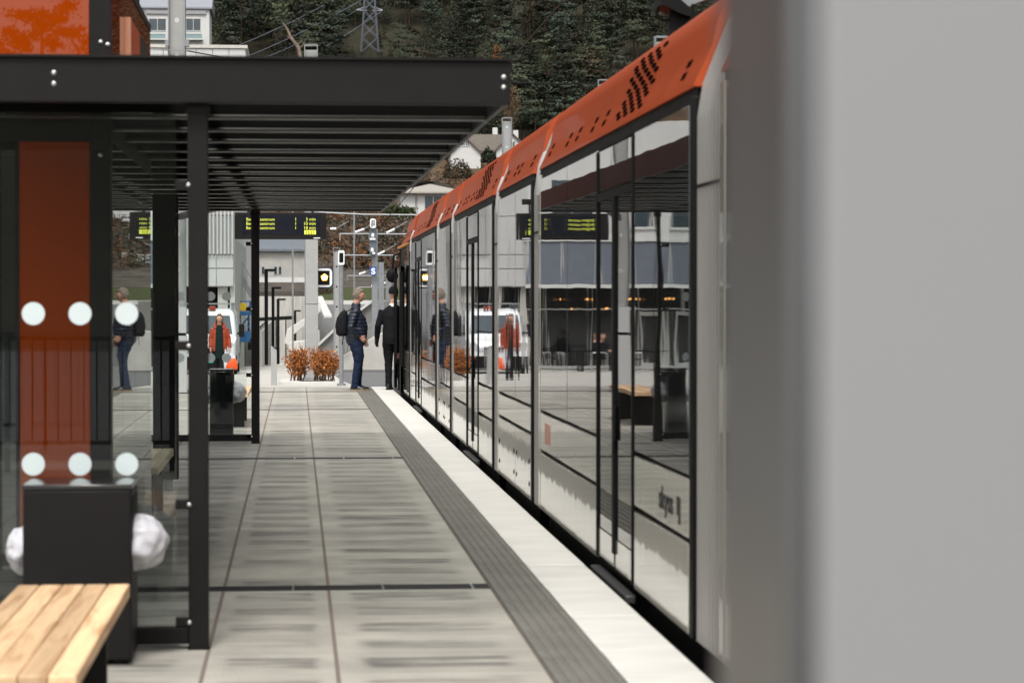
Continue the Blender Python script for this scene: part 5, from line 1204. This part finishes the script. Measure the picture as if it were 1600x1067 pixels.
# ---- forest: one mass of conifers, crowns of many small clumps
def tree_proto(seed, kind):
    r = np.random.default_rng(seed); C = []
    if kind == 'pine':
        lean = r.normal(size=2)*.03
        for i in range(24):
            z = .34+.64*((i+r.uniform(0, .6))/24); rad = .20*math.sqrt(max(.04, 1-((z-.56)/.44)**2))*r.uniform(.55, 1.15); a = r.uniform(0, 6.28); k = 40
            t_ = np.sqrt(r.uniform(.05, 1, size=k)); b = a+r.normal(size=k)*.55
            C.append(np.c_[rad*t_*np.cos(b)+lean[0]*z, rad*t_*np.sin(b)+lean[1]*z, z+.02*t_+r.normal(size=k)*.009])
    else:
        for i in range(26):
            z = .13+.86*i/26; rad = .19*(1-z)**.85+.012; k = int(52*(1-z)+9)
            t_ = np.sqrt(r.uniform(.08, 1, size=k)); b = r.uniform(0, 6.28, size=k)
            C.append(np.c_[rad*t_*np.cos(b), rad*t_*np.sin(b), z-rad*t_*.42+r.normal(size=k)*.007])
    return np.concatenate(C)
protos = [tree_proto(i, 'pine' if i % 3 else 'fir') for i in range(12)]
def forest(name, pts, label):
    AC, AT, AS, AN = [], [], [], []; trunks = MB()
    for x, y, z, h, base in pts:
        p = protos[random.randrange(12)]; a = random.uniform(0, 6.28); ca, sa = math.cos(a), math.sin(a); wv = random.uniform(.95, 1.5)
        q = np.c_[(p[:, 0]*ca-p[:, 1]*sa)*wv, (p[:, 0]*sa+p[:, 1]*ca)*wv, p[:, 2]]
        AN.append((q-np.array([0, 0, .50]))*np.array([1, 1, .55])); AC.append(q*h+np.array([x, y, z])); tr = random.choice((.45, .65, .85, 1, 1.2, 1.55))*random.uniform(.85, 1.15)
        AT.append(np.array(base)[None, :]*tr*rng.uniform(.92, 1.08, size=(len(q), 1))); AS.append(np.full((len(q), 1), h*.0165))
        trunks.tube([(x, y, z-.5), (x, y, z+h*.92)], [h*.012, h*.004], 4, cap=False)
    C = np.concatenate(AC); Tn = np.concatenate(AT); S = np.concatenate(AS); d = np.concatenate(AN); n = len(C)
    d /= np.linalg.norm(d, axis=1)[:, None]; d += rng.normal(size=(n, 3))*.30+np.array([0, 0, .40]); d /= np.linalg.norm(d, axis=1)[:, None]; e = np.cross(d, np.array([0, 0, 1.0])+rng.normal(size=(n, 3))*.25); e /= np.linalg.norm(e, axis=1)[:, None]; f = np.cross(d, e); s = S*rng.uniform(.55, 1.25, size=(n, 1))
    V = np.stack([C-e*s*1.1-f*s*.3, C+e*s*.2-f*s*.75, C+e*s*1.1+f*s*.3, C-e*s*.3+f*s*.75], 1).reshape(-1, 3)
    nv = len(V); tv = np.array(trunks.v); tf = np.array(trunks.f)+nv
    me = npmesh(name, np.concatenate([V, tv]), np.concatenate([np.arange(nv).reshape(n, 4), tf]))
    cl = np.concatenate([np.repeat(np.c_[Tn, np.ones(n)], 4, 0), np.tile([[.06, .04, .03, 1]], (len(tv), 1))]).ravel().astype(np.float32)
    ca_ = me.color_attributes.new('tint', 'FLOAT_COLOR', 'POINT'); ca_.data.foreach_set('color', cl); me.materials.append(leafm)
    o = bpy.data.objects.new(name, me); col.objects.link(o); tag(o, label, 'forest', kind='stuff'); return o
pts = []
def tcol():
    k = random.random()
    if k < .006: return (.11, .065, .03)
    if k < .03: return (.065, .056, .036)
    return random.choice(((.032, .041, .026), (.038, .048, .030), (.026, .034, .024), (.045, .054, .031), (.035, .039, .029)))
y = 402.0
while y < 640:
    x = -.17*y-25
    while x < .235*y+25:
        xx = x+random.uniform(-2.2, 2.2); yy = y+random.uniform(-2.6, 2.6); x += random.uniform(3.9, 6.3)
        if (yy < 440 and -40 < xx < 0) or (yy < 436 and xx < -12) or random.random() < .05: continue
        hh = random.uniform(9, 15.5)
        if 405 < yy < 456 and abs(xx-c_pyl*yy/450) < 5: hh = 3.2
        pts.append((xx, yy, T(xx, yy)-.3, hh, tcol()))
    y += 4.3
for i in range(500):
    y = random.uniform(400, 560); x = random.uniform(-230, -90) if i % 2 else random.uniform(120, 240); pts.append((x, y, T(x, y)-.3, random.uniform(9, 14), tcol()))
forest('forest', pts, 'dense dark pine forest covering the mountainside')
# autumn scrub on the bank: one mass nobody could count
n = 4200; C = []; Tn = []
for i in range(n):
    y = 230+random.random()**1.3*168; x = random.uniform(-.09*y-10, .12*y+10)
    s = random.uniform(.5, 1.6) if y < 330 else random.uniform(.8, 2.6); z = T(x, y)
    if y < 240 and x < 4: continue
    if any(abs(x-hx) < 8 and abs(y-hy) < 14 for hx, hy in ((18.5, 328), (28, 378), (37, 390))): continue
    base = random.choice(((.085, .06, .042), (.10, .05, .026), (.07, .058, .046), (.12, .055, .025), (.055, .055, .03), (.085, .075, .06), (.075, .066, .055), (.05, .046, .036)))
    k = 34; C.append(np.array([x, y, z+s*.5])+rng.normal(size=(k, 3))*np.array([s*.34, s*.34, s*.40])); Tn.append(np.array(base)[None, :]*rng.uniform(.7, 1.3, size=(k, 1)))
o = leaves('scrub', np.concatenate(C), .10, np.concatenate(Tn), None, 2.2); tag(o, 'brown autumn scrub covering the bank below the houses', 'scrub', kind='stuff')
# bushes and bare trees one can tell apart
def bush(label, cat, name, px, py, Y, wpx, hpx, base, n=700, sz=.16):
    c = atY(px, py, Y); k = F/Y; w_, h = wpx/k/2, hpx/k; t = thing(name, label, cat, (c.x, Y, c.z)); off = Vector((c.x, Y, c.z)); C = []
    while len(C) < n:
        p = rng.normal(size=3); p /= np.linalg.norm(p); p *= rng.uniform(.7, 1.0); q = Vector(p)
        if p[2] < -.3: continue
        s = 1+.25*noise.noise(q*2.3+Vector((px, 0, 0)))
        C.append((c.x+p[0]*w_*s, Y+p[1]*w_*s*.8, c.z+max(-.05, p[2]*s)*h*.95))
    leaves('foliage', np.array(C), sz, tints(n, base, .45), t, .8, up=.3, off=off)
    m = MB(); [m.tube([(c.x+dx*.3, Y, c.z-.6), (c.x+dx*w_, Y, c.z+h*.6)], [.08, .02], 5) for dx in (-.6, 0, .5)]; m.build('stem', bark, t); return t
bush('clipped dark green hedge in front of the bungalow', 'hedge', 'garden_hedge', 622, 344, 318, 62, 26, (.032, .046, .016), 1500)
bush('dark green bush between the two white gables', 'bush', 'garden_bush', 764, 252, 366, 26, 22, (.018, .028, .016), 700)
bush('olive bush behind the canopy end left of the bungalow roof', 'bush', 'garden_bush', 636, 290, 340, 50, 22, (.05, .06, .02), 800)
bush('dark bush right of the bungalow roof', 'bush', 'garden_bush', 716, 276, 350, 46, 28, (.05, .04, .024), 900)
def bare_tree(label, px, py, Y, hpx, base, n=420, sd=1):
    c = atY(px, py, Y); k = F/Y; h = hpx/k; t = thing('bare_tree', label, 'tree', (c.x, Y, c.z)); off = Vector((c.x, Y, c.z)); rr = random.Random(sd); m = MB(); C = []
    m.tube([(c.x, Y, c.z-1), (c.x+.1, Y, c.z+h*.5), (c.x, Y, c.z+h)], [h*.018, h*.011, h*.003], 6); m.build('trunk', bark, t); m = MB()
    for i in range(46):
        z = rr.uniform(.2, .95); a = rr.uniform(0, 6.28); L = h*.24*(1.05-z)*rr.uniform(.6, 1.1)+.3; p = Vector((c.x, Y, c.z+h*z)); e = p+Vector((math.cos(a)*L, math.sin(a)*L, L*.9)); m.tube([p, p.lerp(e, .5)+Vector((0, 0, -.05*L)), e], [.05, .035, .012], 4)
        for j in range(n//46): q = p.lerp(e, rr.uniform(.2, 1.1)); C.append((q.x+rr.gauss(0, .2), q.y+rr.gauss(0, .2), q.z+rr.gauss(0, .2)))
    m.build('crown', twigm, t); leaves('foliage', np.array(C), .10, tints(len(C), base, .4), t, .6, off=off)
bare_tree('tall bare rusty tree beside the canopy corner', 800, 222, 396, 88, (.16, .085, .045), 900, 2)
bare_tree('slim orange larch above the shelter canopy', 777, 115, 436, 42, (.26, .12, .04), 900, 5)
c = atY(441, 35, 425); e = atY(472, 92, 424); t = thing('dead_tree', 'pale broken dead trunk on the forest slope', 'tree', (e.x, 424, e.z)); m = MB(); m.tube([e-Vector((0, 0, 1.5)), e.lerp(c, .3)+Vector((.4, 0, 0)), e.lerp(c, .6), e.lerp(c, .8)+Vector((.2, 0, 0)), c], [.4, .34, .28, .2, .1], 7); m.build('trunk', M('weathered_dead_wood', (.17, .13, .10), .9, 0, .4, 2), t)
m = MB(); [m.tube([e.lerp(c, q), e.lerp(c, q)+Vector((dx, 0, dz))], [.12, .03], 5) for q, dx, dz in ((.3, 1.2, 1.5), (.5, -1.0, .8), (.2, 1.8, 2.6), (.7, .9, .4))]; m.build('branch', bpy.data.materials['weathered_dead_wood'], t)
bare_tree('bare grey tree right of the clad mast', 503, 500, 208, 90, (.09, .06, .04), 300, 7)
bare_tree('bare dark tree left of the sensor post', 512, 500, 209, 100, (.08, .055, .04), 300, 11)
# pines standing behind the camera, mirrored in the orange glass
for i, (x, y, z0, h, w_, n, lb) in enumerate(((-14.2, -112, 12.4, 6.6, 2.5, 2600, 'broad pine behind the camera, tallest of the mirrored trees'), (-17.2, -110, 11.9, 5.0, 1.4, 1300, 'left smaller pine behind the camera'), (-11.0, -112, 12.4, 5.4, 1.5, 1300, 'right smaller pine behind the camera'))):
    t = thing('pine_tree', lb, 'tree', (x, y, z0), 0, 'trees behind the platform'); C = []; rr = random.Random(i+3)
    bl = [(rr.uniform(-.75, .75)*w_, rr.uniform(-.6, .6)*w_, h*rr.uniform(.30, .86)) for _ in range(24)]
    for q in range(n):
        b = rr.choice(bl); C.append((x+b[0]+rr.gauss(0, .3), y+b[1]+rr.gauss(0, .3), z0+b[2]+rr.gauss(0, .16)))
    leaves('crown', np.array(C), .12, tints(n, (.03, .042, .02), .3), t, .7, off=Vector((x, y, z0))); m = MB(); m.tube([(x, y, z0-1), (x, y, z0+h*.85)], [.2, .05], 8); m.build('trunk', bark, t)
# railing on the platform behind the camera, mirrored in the shelter glass
t = thing('railing', 'dark steel railing behind the camera, mirrored in the near glass panel', 'railing', (-2.2, -.6, 0)); m = MB()
for z in (.27, 1.25): m.box(-4.2, -1.15, -.62, -.58, z-.02, z+.02)
m.build('rail', charcoal, t); m = MB()
for k in range(26): x = -4.15+k*.12; m.box(x-.008, x+.008, -.608, -.592, .29, 1.23)
m.build('bars', charcoal, t)
for x in (-4.2, -2.7, -1.17):
    m = MB(); m.box(x-.025, x+.025, -.625, -.575, 0, 1.28); m.build('post', charcoal, t)
# ================================================================== CAMERA, LIGHT
cam = bpy.data.cameras.new('camera'); co = bpy.data.objects.new('camera', cam); col.objects.link(co)
cam.lens = 85; cam.sensor_width = 36; cam.clip_start = .05; cam.clip_end = 4000
co.location = (0, 0, HC); fw = Vector((st*cp, ct*cp, -sp)); co.rotation_euler = fw.to_track_quat('-Z', 'Y').to_euler()
cam.dof.use_dof = True; cam.dof.focus_distance = 44; cam.dof.aperture_fstop = 4.6
scene.camera = co
w = bpy.data.worlds.new('World'); scene.world = w; w.use_nodes = True; nt = w.node_tree
bg = nt.nodes['Background']; sky = N(nt, 'ShaderNodeTexSky', sky_type='NISHITA'); sky.sun_disc = False
sky.sun_elevation = R(58); sky.sun_rotation = R(187); sky.air_density = 1.3; sky.dust_density = 4.0
hs = N(nt, 'ShaderNodeHueSaturation'); hs.inputs['Saturation'].default_value = .12; nt.links.new(sky.outputs[0], hs.inputs['Color'])
nt.links.new(hs.outputs[0], bg.inputs[0]); bg.inputs[1].default_value = .15
sl = bpy.data.lights.new('sun', 'SUN'); sl.energy = 1.5; sl.angle = R(14); sl.color = (1, .96, .9)
so = bpy.data.objects.new('sun', sl); col.objects.link(so)
el = R(58); so.rotation_euler = Vector((.12*math.cos(el), .99*math.cos(el), -math.sin(el))).to_track_quat('-Z', 'Y').to_euler()
vs = scene.view_settings; vs.view_transform = 'Standard'; vs.look = 'None'; vs.gamma = 1; vs.exposure = .62
bpy.data.scenes.remove(lab)
scene.cycles.max_bounces = 10; scene.cycles.transparent_max_bounces = 12; scene.cycles.caustics_reflective = False
